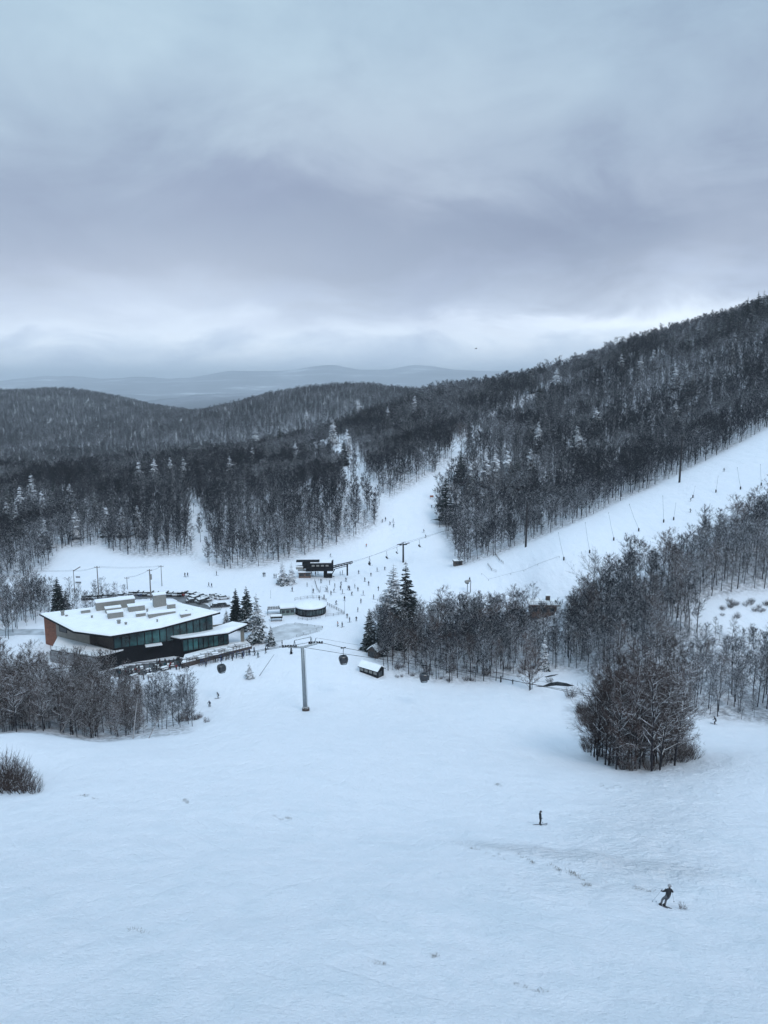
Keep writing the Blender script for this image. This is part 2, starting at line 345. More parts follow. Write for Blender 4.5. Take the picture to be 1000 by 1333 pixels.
sd.energy = .7; sd.angle = R(18); sd.color = (1, .98, .96)
_se, _sa = R(48), R(150)
sdir = Vector((math.sin(_sa) * math.cos(_se), math.cos(_sa) * math.cos(_se), math.sin(_se)))
sun.rotation_euler = sdir.to_track_quat('Z', 'Y').to_euler(); sun.location = (60, -60, 300)

def box_mesh(name, lo, hi):
    me = bpy.data.meshes.new(name); bm = bmesh.new()
    bmesh.ops.create_cube(bm, size=1); 
    for v in bm.verts: v.co = Vector([lo[i] if v.co[i] < 0 else hi[i] for i in range(3)])
    bm.to_mesh(me); bm.free(); return me
hz = bpy.data.objects.new("haze", box_mesh("haze", (-46000, -3000, float(GZ.min()) - 1.5), (46000, 39500, float(GZ.max()) + 25))); COL.objects.link(hz); hz['kind'] = 'stuff'
hm = bpy.data.materials.new("air"); hm.use_nodes = True; hnt = hm.node_tree; hnt.nodes.clear()
ho = hnt.nodes.new('ShaderNodeOutputMaterial'); hv = hnt.nodes.new('ShaderNodeVolumePrincipled')
hv.inputs['Color'].default_value = (.93, .97, 1.0, 1); hv.inputs['Density'].default_value = .9e-4; hv.inputs['Anisotropy'].default_value = .5
hnt.links.new(hv.outputs[0], ho.inputs['Volume']); hz.data.materials.append(hm)

vs = scene.view_settings; vs.view_transform = 'Standard'; vs.look = 'None'; vs.exposure = .65; vs.gamma = 1
cy_s = scene.cycles
cy_s.max_bounces = 5; cy_s.diffuse_bounces = 3; cy_s.glossy_bounces = 2; cy_s.transparent_max_bounces = 8; cy_s.volume_bounces = 4; cy_s.transmission_bounces = 3
cy_s.use_denoising = True
# ------------------------------------------------------------------ mesh builder
class MB:
    def __init__(s): s.v = []; s.f = []; s.m = []
    def add(s, vs, fs, m=0):
        o = len(s.v); s.v.extend(tuple(map(float, v)) for v in vs); s.f.extend(tuple(i + o for i in f) for f in fs); s.m.extend([m] * len(fs)); return s
    def tube(s, pts, rad, n=4, m=0, cap=True):
        pts = [Vector(p) for p in pts]; 
        if not hasattr(rad, '__len__'): rad = [rad] * len(pts)
        vs = []; fs = []
        for i, p in enumerate(pts):
            d = (pts[min(i + 1, len(pts) - 1)] - pts[max(i - 1, 0)])
            if d.length < 1e-9: d = Vector((0, 0, 1))
            d.normalize()
            a = d.cross(Vector((0, 0, 1)) if abs(d.z) < .95 else Vector((1, 0, 0))).normalized(); b = a.cross(d)
            for k in range(n):
                t = 2 * math.pi * k / n; vs.append(p + (a * math.cos(t) + b * math.sin(t)) * rad[i])
        for i in range(len(pts) - 1):
            for k in range(n): fs.append((i * n + k, (i + 1) * n + k, (i + 1) * n + (k + 1) % n, i * n + (k + 1) % n))
        if cap and n > 2: fs.append(tuple(range(n))[::1]); fs.append(tuple((len(pts) - 1) * n + k for k in range(n))[::-1])
        return s.add(vs, fs, m)
    def box(s, c, sz, rz=0, m=0, M=None):
        cx, cy, cz = c; a, b, h = sz[0] / 2, sz[1] / 2, sz[2] / 2; cr, sr = math.cos(rz), math.sin(rz); vs = []
        for dz in (-h, h):
            for dx, dy in ((-a, -b), (a, -b), (a, b), (-a, b)):
                v = Vector((cx + dx * cr - dy * sr, cy + dx * sr + dy * cr, cz + dz)); vs.append(M @ v if M else v)
        return s.add(vs, [(3, 2, 1, 0), (4, 5, 6, 7), (0, 1, 5, 4), (1, 2, 6, 5), (2, 3, 7, 6), (3, 0, 4, 7)], m)
    def prism(s, poly, z0, z1, m=0):
        """closed prism over a counter-clockwise outline; z0/z1 numbers or one per corner"""
        n = len(poly); A = z0 if hasattr(z0, '__len__') else [z0] * n; B = z1 if hasattr(z1, '__len__') else [z1] * n
        vs = [(p[0], p[1], A[i]) for i, p in enumerate(poly)] + [(p[0], p[1], B[i]) for i, p in enumerate(poly)]
        fs = [tuple(range(n))[::-1], tuple(range(n, 2 * n))] + [(i, (i + 1) % n, n + (i + 1) % n, n + i) for i in range(n)]
        return s.add(vs, fs, m)
    def tri(s, a, b, c, m=0): return s.add((a, b, c), [(0, 1, 2)], m)
    def mesh(s, name, mats=(), smooth=False):
        me = bpy.data.meshes.new(name); me.from_pydata(s.v, [], s.f); me.update()
        for k in mats: me.materials.append(k)
        if len(mats) > 1: me.polygons.foreach_set('material_index', s.m)
        if smooth: me.polygons.foreach_set('use_smooth', [True] * len(s.f))
        return me
    def build(s, name, mats, parent=None, smooth=False):
        if not isinstance(mats, (list, tuple)): mats = [mats]
        return link(name, s.mesh(name, mats, smooth), parent)
def link(name, data, parent=None, loc=None):
    o = bpy.data.objects.new(name, data); COL.objects.link(o)
    if parent: o.parent = parent
    if loc is not None: o.location = loc
    return o
def tag(o, label=None, cat=None, group=None, kind=None):
    if label: o['label'] = label
    if cat: o['category'] = cat
    if group: o['group'] = group
    if kind: o['kind'] = kind
    return o
def empty(name, loc=(0, 0, 0), rz=0, **kw):
    o = link(name, None, loc=loc); o.rotation_euler = (0, 0, rz); o.empty_display_size = .3
    return tag(o, **kw)
def copy_tree(o, parent=None):
    c = o.copy(); COL.objects.link(c)
    if parent: c.parent = parent
    for ch in list(o.children): copy_tree(ch, c)
    return c

# ------------------------------------------------------------------ trees
def bark_mat(name, col, snow0, snow1):
    """bark whose upward faces carry snow; how much varies over the woods and from tree to tree"""
    m, nt, b = new_mat(name); L = nt.links
    ge = N(nt, 'ShaderNodeNewGeometry'); sx = N(nt, 'ShaderNodeSeparateXYZ'); L.new(ge.outputs['True Normal'], sx.inputs[0])
    up = math_(nt, 'ABSOLUTE', sx.outputs[2])
    oi = N(nt, 'ShaderNodeObjectInfo')
    n1 = N(nt, 'ShaderNodeTexNoise'); n1.inputs['Scale'].default_value = .022; n1.inputs['Detail'].default_value = 4; L.new(ge.outputs['Position'], n1.inputs['Vector'])
    n2 = N(nt, 'ShaderNodeTexNoise'); n2.inputs['Scale'].default_value = 2.2; n2.inputs['Detail'].default_value = 2; L.new(ge.outputs['Position'], n2.inputs['Vector'])
    wood = ramp(nt, n1.outputs['Fac'], [(.40, (0, 0, 0)), (.62, (1, 1, 1))]).outputs[0]
    amt = math_(nt, 'ADD', math_(nt, 'MULTIPLY', wood, .6), math_(nt, 'MULTIPLY', oi.outputs['Random'], .4))
    thr = math_(nt, 'SUBTRACT', snow0, math_(nt, 'MULTIPLY', amt, snow0 - snow1))
    f = math_(nt, 'SUBTRACT', math_(nt, 'ADD', up, math_(nt, 'MULTIPLY', math_(nt, 'SUBTRACT', n2.outputs['Fac'], .5), .7)), thr)
    f = ramp(nt, math_(nt, 'MULTIPLY', f, 6.0), [(0, (0, 0, 0)), (1, (1, 1, 1))]).outputs[0]
    base = ramp(nt, oi.outputs['Random'], [(0, tuple(c * .7 for c in col)), (.5, col), (1, (col[0] * 1.35, col[1] * 1.25, col[2] * 1.2))]).outputs[0]
    L.new(mixc(nt, f, base, (.74, .76, .80)), b.inputs['Base Color']); b.inputs['Roughness'].default_value = .85; b.inputs['Specular IOR Level'].default_value = .15
    return m
M_trunk = bark_mat("bark", (.020, .019, .024), 1.05, .75)
M_twig = bark_mat("twigs", (.013, .013, .019), .97, .44)
M_hazetwig = bark_mat("haze_paled_twigs", (.026, .028, .038), .88, .38)  # paler, snowier twigs; the haze over the far hillside is put into the colour
M_twigb = bark_mat("twigs_brown", (.060, .042, .038), 1.0, .50)
M_snowcap = simple("snow_cap", (.80, .82, .85), .6, noise=.05)
M_needle = bark_mat("needles", (.009, .016, .016), 1.10, .80)
M_needle2 = bark_mat("needles_snowy", (.013, .022, .022), .92, .56)

def bare_tree(seed, h, cs, spread, nb, nsub, ntw, tw, lean=.03, detail=True, up=(32, 62), stems=1):
    rd = random.Random(seed); T = MB(); C = MB()
    for st in range(stems):
        ox, oy = (0, 0) if st == 0 else (rd.uniform(-.8, .8), rd.uniform(-.8, .8)); hh = h * (1 if st == 0 else rd.uniform(.6, .9))
        ns = 7; pts = []; wx = rd.gauss(0, lean); wy = rd.gauss(0, lean)
        for i in range(ns):
            t = i / (ns - 1); pts.append(Vector((ox + wx * t * hh + rd.gauss(0, .012 * hh) * t, oy + wy * t * hh + rd.gauss(0, .012 * hh) * t, hh * t - .4 * (i == 0))))
        r0 = hh * .0095 + .015; rads = [r0 * (1 - .9 * (i / (ns - 1)) ** .9) for i in range(ns)]
        T.tube(pts, rads, 5 if detail else 4)
        def at(t):
            f = t * (ns - 1); i = min(int(f), ns - 2); return pts[i].lerp(pts[i + 1], f - i)
        az = rd.uniform(0, 6.28)
        n_b = nb if st == 0 else nb // 2
        for i in range(n_b):
            t = cs + (1 - cs) * (i + rd.random()) / n_b; az += 2.4 + rd.uniform(-.5, .5)
            q = (t - cs) / (1 - cs); L = spread * (.55 + .6 * math.sin(math.pi * min(q * .9 + .12, 1))) * rd.uniform(.65, 1.2)
            if q > .85: L *= .7
            el = R(rd.uniform(*up)) + q * .25
            d = Vector((math.cos(az) * math.cos(el), math.sin(az) * math.cos(el), math.sin(el)))
            p = at(min(t, .99)); bp = [p]; dd = d.copy()
            for k in range(3):
                dd = (dd + Vector((rd.gauss(0, .16), rd.gauss(0, .16), .10 + rd.gauss(0, .1)))).normalized(); bp.append(bp[-1] + dd * L / 3)
            br = max(r0 * (1 - t) * .55, .022); C.tube(bp, [br, br * .7, br * .45, br * .15], 3, cap=False)
            if detail and rd.random() < .75:
                C.tube([q_ + Vector((0, 0, br * .9)) for q_ in bp[:3]], [br * .75, br * .7, br * .5], 3, m=1, cap=False)
            for s in range(nsub):
                f = rd.uniform(.3, 1) * 3; j = min(int(f), 2); sp = bp[j].lerp(bp[j + 1], f - j)
                sd_ = (dd + Vector((rd.gauss(0, .65), rd.gauss(0, .65), rd.gauss(.15, .4)))).normalized(); sl = L * rd.uniform(.28, .5)
                e1 = sp + sd_ * sl * .5; e2 = e1 + (sd_ + Vector((rd.gauss(0, .25), rd.gauss(0, .25), .15))).normalized() * sl * .5
                if detail: C.tube([sp, e1, e2], [br * .4, br * .25, .004], 3, cap=False)
                else:
                    w_ = sd_.cross(Vector((rd.gauss(0, 1), rd.gauss(0, 1), rd.gauss(0, 1)))).normalized() * .035; C.add([sp - w_, sp + w_, e2], [(0, 1, 2)])
                for k in range(ntw):
                    g = rd.random(); a = sp.lerp(e1, g * 2) if g < .5 else e1.lerp(e2, g * 2 - 1)
                    td = (sd_ + Vector((rd.gauss(0, .7), rd.gauss(0, .7), rd.gauss(.2, .5)))).normalized(); tl = rd.uniform(.3, .75) * (1 if detail else 1.5)
                    w = td.cross(Vector((rd.gauss(0, 1), rd.gauss(0, 1), rd.gauss(0, 1)))).normalized() * tw
                    C.add([a - w, a + w, a + td * tl], [(0, 1, 2)])
    return T, C
def spruce(seed, h, r, layers=22, nb=9, fullness=1.0, droop=.35, irr=.15):
    rd = random.Random(seed); T = MB(); C = MB()
    T.tube([(0, 0, -.4), (0, 0, h * .5), (0, 0, h * .98)], [h * .013 + .03, h * .008 + .02, .01], 6)
    az = rd.uniform(0, 6)
    for i in range(layers):
        q = i / layers; z = h * (.08 + .90 * q ** .92); L0 = r * (1 - q) ** .8 * (1 + .12 * math.sin(i * 2.1)) + .15
        n = max(4, int(nb * (1 - .45 * q)))
        for k in range(n):
            az += 6.283 / n + rd.uniform(-.25, .25); L = L0 * rd.uniform(1 - irr * 2.2, 1 + irr)
            if rd.random() > fullness: continue
            u = Vector((math.cos(az), math.sin(az), 0)); sdv = Vector((-u.y, u.x, 0))
            z0 = z + rd.uniform(-.12, .12) * h / layers * 3; dr = droop * rd.uniform(.6, 1.4) * (1 - .5 * q)
            m = 3; prev = None
            for s in range(m + 1):
                f = s / m; c = u * (L * f) + Vector((0, 0, z0 + L * (.12 * f - dr * f * f))); w = L * .36 * (math.sin(math.pi * min(f * .8 + .18, 1)) + .12) * rd.uniform(.75, 1.25)
                a, b_ = c - sdv * w - Vector((0, 0, w * .45)), c + sdv * w - Vector((0, 0, w * .45))
                if prev: C.add([prev[0], prev[1], c, a], [(0, 1, 2, 3)]); C.add([prev[1], prev[2], b_, c], [(0, 1, 2, 3)])
                prev = (a, c, b_)
            for s in range(4):                      # ragged needle tufts along the bough
                f = rd.uniform(.35, 1.05); sg = rd.choice((-1, 1)); c = u * (L * f) + Vector((0, 0, z0 + L * (.12 * f - dr * f * f)))
                e = c + u * L * .2 + sdv * sg * L * rd.uniform(.12, .3) - Vector((0, 0, L * rd.uniform(.02, .16)))
                C.add([c - sdv * .06 * L, c + sdv * .06 * L, e], [(0, 1, 2)])
    return T, C
def proto(T, C, mt, mc, names=("trunk", "crown")):
    return T.mesh(names[0], [mt]), C.mesh(names[1], mc if isinstance(mc, list) else [mc])
NEAR = [proto(*bare_tree(100 + i, 12, .20 if i % 2 else .32, 3.3, 27, 7, 13, .016, .05, up=(15, 54)), M_trunk, [M_twigb if i in (0, 3) else M_twig, M_snowcap]) for i in range(5)]
BROWN = [proto(*bare_tree(150 + i, 11, .10, 3.3, 30, 8, 13, .013, .06, stems=3, up=(18, 58)), M_trunk, [M_twigb, M_snowcap]) for i in range(3)]
HILL = [proto(*bare_tree(200 + i, 15, .34, 3.6, 20, 6, 10, .034, .04, False, up=(18, 55)), M_trunk, [M_twig]) for i in range(4)] + \
       [proto(*bare_tree(210 + i, 15, .14, 3.2, 22, 6, 10, .032, .05, False, up=(18, 55), stems=2), M_trunk, [M_twig]) for i in range(2)]
ROUND = proto(*bare_tree(300, 11, .22, 4.3, 34, 9, 9, .012, .02, up=(10, 70)), M_trunk, [M_twig, M_snowcap])
SPR = [proto(*spruce(400 + i, 14, 3.0, 22, 10, 1, .38), M_trunk, M_needle) for i in range(3)] + \
      [proto(*spruce(410 + i, 14, 3.3, 18, 9, .92, .55, .25), M_trunk, M_needle2) for i in range(3)]
THIN = [proto(*spruce(420 + i, 14, 2.3, 24, 8, .8, .2, .3), M_trunk, M_needle) for i in range(2)]

SZ = {}   # nominal heights
for k in NEAR: SZ[k[0].name] = 12
def plant(kind, pair, x, y, s, rz, label, cat, group=None, z=None):
    o = empty(kind, (x, y, gz(x, y) - .05 if z is None else z), rz, label=label, cat=cat, group=group)
    o.scale = (s * random.uniform(.92, 1.08), s * random.uniform(.92, 1.08), s)
    a = link("trunk", pair[0], o); b = link("crown", pair[1], o)
    return o
# ---- where the bare trees stand: jittered grids on the ground
def scatter(x0, x1, y0, y1, sp, jit=.45):
    X, Y = np.meshgrid(np.arange(x0, x1, sp), np.arange(y0, y1, sp)); X = X + rng.uniform(-jit, jit, X.shape) * sp; Y = Y + rng.uniform(-jit, jit, Y.shape) * sp
    return X.ravel(), Y.ravel()
pts = []      # x, y, variant, scale
def keep(X, Y, m, variants, sc, sc_var, sap=.16):
    X, Y = X[m], Y[m]; v = rng.choice(variants, X.size); s = sc * (1 + rng.normal(0, sc_var, X.size)).clip(.55, 1.35)
    s = np.where(rng.random(X.size) < sap, s * rng.uniform(.3, .6, X.size), s); return np.stack([X, Y, v, s], 1)
def pj(X, Y): return proj(X, Y, H(X, Y))
# variants: 0-4 NEAR, 5-7 BROWN, 8-13 HILL
X, Y = scatter(15, 75, 90, 132, 2.3); a, b = pj(X, Y); clump = keep(X, Y, inpoly(a, b, CLUMP), [0, 3, 5, 6, 7, 0, 3], 1.1, .2, .42); clump[:, 3] *= np.where(clump[:, 1] > 113, 1.12, .95)
X, Y = scatter(-15, 70, 180, 262, 2.6); a, b = pj(X, Y); mid = keep(X, Y, inpoly(a, b, MIDW) & ~((a > 680) & (a < 735) & (b < 838)), [0, 1, 2, 3, 4, 2, 4], .86, .15, .38)
X, Y = scatter(40, 230, 140, 275, 3.0); a, b = pj(X, Y); rightw = keep(X, Y, inpoly(a, b, RIGHTW) & ~inpoly(a, b, CLEAR) & ~inpoly(a, b, CLUMP) & (a < 1120), [0, 1, 2, 3, 4, 1, 2], .98, .18, .25)
ra_, rb_ = pj(rightw[:, 0], rightw[:, 1]); rightw[:, 3] *= np.where((ra_ > 870) & (rb_ > 826) & (rb_ < 900), .46, 1)
X, Y = scatter(-150, -30, 139, 184, 2.85); a, b = pj(X, Y)
edge = -36 - 8 * np.sin(Y * .2)
lm = (a < 258) & (a > -120) & ((Y < 181) | (X < -60)) & (Y > 141 + np.maximum(X + 95, 0) * .14) & ((a < 175) | (rng.random(X.size) < .92))
left = keep(X, Y, lm, [0, 5, 6, 7, 3, 5, 6], .82, .14); la = pj(left[:, 0], left[:, 1])[0]; left[:, 3] *= 1 - .36 * sst(110, 190, la); left[:, 2] = np.where(la > 190, rng.choice([1, 2, 4], len(left)), left[:, 2])
X, Y = scatter(-170, -112, 196, 262, 3.4); a, b = pj(X, Y); lback = keep(X, Y, (a < 58) & (a > -80) & ((Y < 207) | (Y > 216)), [0, 1, 2, 4], .72, .12)
X, Y = scatter(-300, -88, 228, 262, 3.8); a, b = pj(X, Y); lb2 = keep(X, Y, (a < 165) & (a > -80) & (b > 776) & (Y > 232), [1, 2, 4], .5, .15)
near = np.concatenate([clump, mid, rightw, left, lback, lb2]); wood = np.concatenate([np.full(len(q), i) for i, q in enumerate((clump, mid, rightw, left, lback, lb2))])
dep = near[:, 1]; order = np.argsort(-(near[:, 3] / dep))
ind = order[:286]; rest = order[286:]
hills = []
X, Y = scatter(-420, 520, 285, 720, 3.7); a, b = pj(X, Y)
m = (a > -150) & (a < 1150) & ~(inpoly(a, b, OPEN) & (Y < 640))
for c in CORR: m &= ~(inpoly(a, b, c) & (Y > 285)) | (rng.random(X.size) < .16)
m &= ~inpoly(a, b, DIAG) | (rng.random(X.size) < .26)
# the hollow between piste and dense wood is thinner at the edge
hills.append(keep(X, Y, m, [8, 9, 10, 11, 8, 9, 10, 11, 12, 13], .73, .17))
X, Y = scatter(-650, 900, 720, 1120, 5.6); a, b = pj(X, Y); hills.append(keep(X, Y, (a > -120) & (a < 1120), [8, 9, 17, 18, 12, 13], .92, .15))
X, Y = scatter(-1700, 1300, 1120, 2650, 7.4); a, b = pj(X, Y); hills.append(keep(X, Y, (a > -80) & (a < 1000) & (rng.random(X.size) < .93), [17, 18, 17, 18, 10], .88, .16))
hills = np.concatenate(hills)
print("near", len(near), "hills", len(hills))
P14 = NEAR + BROWN + HILL
WLAB = [("bare brown tree among the dense twiggy clump standing on the open slope at the right", "bare trees of the clump on the slope"),
        ("bare snow-dusted tree in the wood between the small snowy huts and the right-hand piste", "bare trees of the middle wood"),
        ("bare dark tree on the wooded bank below the right-hand piste with snow guns", "bare trees of the bank below the right-hand piste"),
        ("bare brown tree in the gully behind the snowy knoll in front of the lodge", "bare trees of the gully below the lodge"),
        ("bare frosted tree beside the road at the far left behind the lodge", "bare trees beside the road left of the lodge"),
        ("small frosted bare tree between the lodge and the car park", "small bare trees between lodge and car park")]
first = {}
for i in ind:
    x, y, v, s = near[i]; v = int(v); lab = WLAB[wood[i]]
    o = plant("bare_tree", P14[v], x, y, s, rng.uniform(0, 6.28), lab[0], "tree", lab[1])
    if v not in first: first[v] = o
# 14 hill trees at the wood edges by the pistes, the nearest of the hill forest
hd = np.argsort(hills[:, 1]); done = set()
cand = [i for i in hd if -60 < pj(hills[i:i+1, 0], hills[i:i+1, 1])[0][0] < 1060]
used = []
for i in cand:
    v = int(hills[i, 2])
    if v in first and len(used) >= 14 - (6 - sum(1 for q in range(8, 14) if q in first)): 
        if all(q in first for q in range(8, 14)): break
        continue
    x, y, _, s = hills[i]; o = plant("bare_tree", P14[v], x, y, s, rng.uniform(0, 6.28), "tall bare tree at the foot of the hill forest behind the far car park clearing", "tree", "bare trees at the foot of the hill forest"); used.append(i)
    first.setdefault(v, o)
hills = np.delete(hills, used, 0)
for v_, hm_src, (x_, y_) in ((17, 0, (-30, 1132)), (18, 4, (60, 1140))):
    fm = [hm_src_ for hm_src_ in HILL[hm_src]]; cr = fm[1].copy(); cr.materials.clear(); cr.materials.append(M_hazetwig)
    first[v_] = plant("bare_tree", (fm[0], cr), x_, y_, 1.0, 1.0, "haze-paled bare tree on the far wooded hillside beyond the dark ridge", "tree", "haze-paled trees on the far hillside")
def points_gn(name, arr, protos, sources):
    """one object whose points carry copies of the standing trees' own trunks and crowns"""
    me = bpy.data.meshes.new(name); me.vertices.add(len(arr))
    co = np.stack([arr[:, 0], arr[:, 1], H(arr[:, 0], arr[:, 1]) - .05], 1).astype(np.float32); me.vertices.foreach_set('co', co.ravel())
    for nm, ty, dat in (('variant', 'INT', arr[:, 2].astype(np.int32)), ('size', 'FLOAT', arr[:, 3].astype(np.float32)), ('turn', 'FLOAT', rng.uniform(0, 6.28, len(arr)).astype(np.float32))):
        me.attributes.new(nm, ty, 'POINT').data.foreach_set('value', dat)
    o = link(name, me)
    ng = bpy.data.node_groups.new(name, 'GeometryNodeTree'); ng.interface.new_socket('Geometry', in_out='INPUT', socket_type='NodeSocketGeometry'); ng.interface.new_socket('Geometry', in_out='OUTPUT', socket_type='NodeSocketGeometry')
    gi = ng.nodes.new('NodeGroupInput'); go = ng.nodes.new('NodeGroupOutput'); L = ng.links; jn = ng.nodes.new('GeometryNodeJoinGeometry')
    def attr(nm, dt):
        a_ = ng.nodes.new('GeometryNodeInputNamedAttribute'); a_.data_type = dt; a_.inputs['Name'].default_value = nm; return a_.outputs[0]
    va, si, tu = attr('variant', 'INT'), attr('size', 'FLOAT'), attr('turn', 'FLOAT')
    cb = ng.nodes.new('ShaderNodeCombineXYZ'); L.new(tu, cb.inputs[2])
    for v, srcs in sources.items():
        cmp_ = ng.nodes.new('FunctionNodeCompare'); cmp_.data_type = 'INT'; cmp_.operation = 'EQUAL'; L.new(va, cmp_.inputs[2]); cmp_.inputs[3].default_value = v
        for src in srcs:
            oi = ng.nodes.new('GeometryNodeObjectInfo'); oi.inputs['Object'].default_value = src; oi.inputs['As Instance'].default_value = True; oi.transform_space = 'ORIGINAL'
            ip = ng.nodes.new('GeometryNodeInstanceOnPoints'); L.new(gi.outputs[0], ip.inputs['Points']); L.new(cmp_.outputs[0], ip.inputs['Selection'])
            L.new(oi.outputs['Geometry'], ip.inputs['Instance']); L.new(cb.outputs[0], ip.inputs['Rotation']); L.new(si, ip.inputs['Scale']); L.new(ip.outputs[0], jn.inputs[0])
    L.new(jn.outputs[0], go.inputs[0])
    md = o.modifiers.new("trees", 'NODES'); md.node_group = ng
    return o
# ------------------------------------------------------------------ conifers and single trees
def wooded_y(x, y):
    while inpoly(x, y, OPEN) and y > 520: y -= 2
    return y - 9
def px_tree(kind, pair, nominal, bx, by, topy, label, cat, group=None, fat=1.0):
    """tree rooted where the sight line through (bx, by) meets the ground and as tall as it looks"""
    p = hit(bx, by); t = at_y(bx, topy, p.y); h = max(t[2] - p.z, 1.0); s = h / nominal
    o = plant(kind, pair, p.x, p.y, s, random.uniform(0, 6.28), label, cat, group, z=p.z - .05); o.scale = (s * fat, s * fat, s); return o
px_tree("spruce_tree", SPR[0], 14, 512, 838, 731, "left and broader of the two tall spruces rising above the bare middle wood", "spruce", fat=1.12)
px_tree("spruce_tree", SPR[1], 14, 528, 836, 727, "right-hand and tallest of the two spruces rising above the bare middle wood", "spruce", fat=.92)
px_tree("spruce_tree", SPR[2], 14, 520, 842, 772, "dark spruce filling the gap below the two tallest spruces", "spruce", fat=1.05)
px_tree("spruce_tree", SPR[0], 14, 481, 846, 790, "short full spruce at the left end of the middle wood, above the snowy sheds", "spruce", fat=.95)
px_tree("spruce_tree", SPR[1], 14, 496, 852, 796, "snow-dusted spruce between the leftmost spruce of the middle wood and the tall pair", "spruce", fat=.9)
px_tree("spruce_tree", SPR[0], 14, 308, 816, 764, "leftmost and darkest of the three big spruces beside the right end of the lodge", "spruce", fat=1.05)
px_tree("spruce_tree", SPR[2], 14, 322, 818, 761, "tallest and middle one of the three big spruces beside the lodge", "spruce", fat=1.12)
px_tree("spruce_tree", SPR[4], 14, 335, 834, 770, "snowiest and rightmost of the three big spruces beside the lodge", "spruce", fat=1.12)
px_tree("spruce_tree", SPR[5], 14, 295, 813, 792, "low frosted spruce behind the lodge wing roof next to the darkest spruce", "spruce", fat=1.1)
px_tree("spruce_tree", SPR[3], 14, 353, 840, 813, "small snowy spruce beside the dirty snow pit right of the lodge", "spruce", fat=1.1)
px_tree("spruce_tree", SPR[3], 14, 368, 761, 726, "left one of two snow-laden spruces beside the chairlift station", "spruce", fat=1.05)
px_tree("spruce_tree", SPR[4], 14, 380, 760, 730, "right one of two snow-laden spruces touching the brown lift hut", "spruce", fat=1.1)
px_tree("spruce_tree", SPR[5], 14, 325, 883, 861, "tiny snow-covered fir alone on the snow left of the gondola tower", "fir", fat=1.15)
px_tree("spruce_tree", SPR[0], 14, 77, 800, 749, "taller grey-green spruce behind the left end of the lodge roof", "spruce", fat=1.12)
px_tree("spruce_tree", SPR[3], 14, 87, 800, 765, "frosted spruce just right of the taller one behind the lodge roof", "spruce", fat=1.0)
px_tree("spruce_tree", SPR[3], 14, 708, 872, 826, "snow-laden young spruce inside the middle wood below the timber chalet", "spruce", fat=.75)
px_tree("spruce_tree", SPR[5], 14, 903, 880, 832, "frosted evergreen among the bare trees below the snowy clearing at the right", "spruce", fat=1.0)
px_tree("spruce_tree", THIN[0], 14, 580, 682, 616, "tall dark spruce at the forest corner where the central piste narrows", "spruce", fat=1.1)
HS = [(13,652),(28,648),(45,645),(56,655),(10,668),(24,673),(125,655),(140,674),(160,675),(180,674),(43,632),(93,645),(72,641),(182,615),(202,612),(223,611),(240,611),
      (333,571),(365,572),(330,596),(385,590),(434,562),(452,573),(467,535),(448,587),(540,530),(505,545),(300,610),(60,690),(100,680)]
for i, (x, y) in enumerate(HS):
    px_tree("spruce_tree", SPR[3 + i % 3] if i % 6 else SPR[i % 3], 14, x, wooded_y(x, y + 32 - max(0, 620 - y) * .12), y - 18, "small snow-capped spruce scattered in the bare forest left of the central piste", "spruce", "spruces scattered in the left hill forest", fat=1.1)
HR = [(600,603),(612,616),(632,606),(645,605),(660,600),(672,609),(690,600),(750,568),(775,545),(751,575),(702,516),(724,494),(833,480),(808,476),(878,538),(888,445),(893,456),(878,492),(952,462),(955,448),(900,500),(700,565),(850,470),(930,440),(972,430)]
for i, (x, y) in enumerate(HR):
    px_tree("spruce_tree", SPR[3 + i % 3] if i % 5 else SPR[i % 3], 14, x, wooded_y(x, y + 34 - max(0, 580 - y) * .12), y - 18, "snow-capped spruce in the bare forest on the hillside at the right", "spruce", "spruces scattered on the right hillside", fat=1.2)
HK = [(811,449),(776,465),(875,432),(910,417),(922,420),(940,412),(950,404),(960,409),(971,392),(978,398),(985,384),(992,383),(998,388),(895,430),(692,486),(930,418)]
for i, (x, y) in enumerate(HK):
    px_tree("spruce_tree", THIN[i % 2], 14, x, y + 26 + (x - 700) * .03, y - 7, "thin dark spruce standing out on the skyline of the right ridge", "spruce", "spruces on the right skyline", fat=1.3)
px_tree("bare_tree", ROUND, 11, 771, 800, 731, "lone round-crowned bare tree beside the right piste, left of the wooded bank", "tree")
px_tree("bare_tree", NEAR[1], 12, 693, 800, 762, "pale frosted bare tree rising right behind the timber chalet", "tree", fat=1.3)
px_tree("bare_tree", BROWN[0], 11, 691, 898, 832, "bare multi-branched tree standing apart by the stream below the middle wood", "tree")
px_tree("bare_tree", NEAR[0], 12, 600, 595, 555, "small bare tree alone at the top of the central piste", "tree", fat=1.2)
hx = rng.random(len(hills)); m_ = (hills[:, 1] > 900) & (hx < .05); hills[m_, 2] = 14 + (hx[m_] * 60).astype(int) % 3; hills[m_, 3] *= 1.15
spr_src = [o for o in COL.objects if o.name.startswith("spruce_tree")]
src_ = {v: list(o.children) for v, o in first.items()}
for k in range(3): src_[14 + k] = list(next(o for o in spr_src if any(c.data == SPR[3 + k][1] for c in o.children)).children)
woods = points_gn("woodland", np.concatenate([near[rest], hills]), P14, src_)
tag(woods, "leafless forest dusted with snow covering the hills", "forest", kind="stuff")
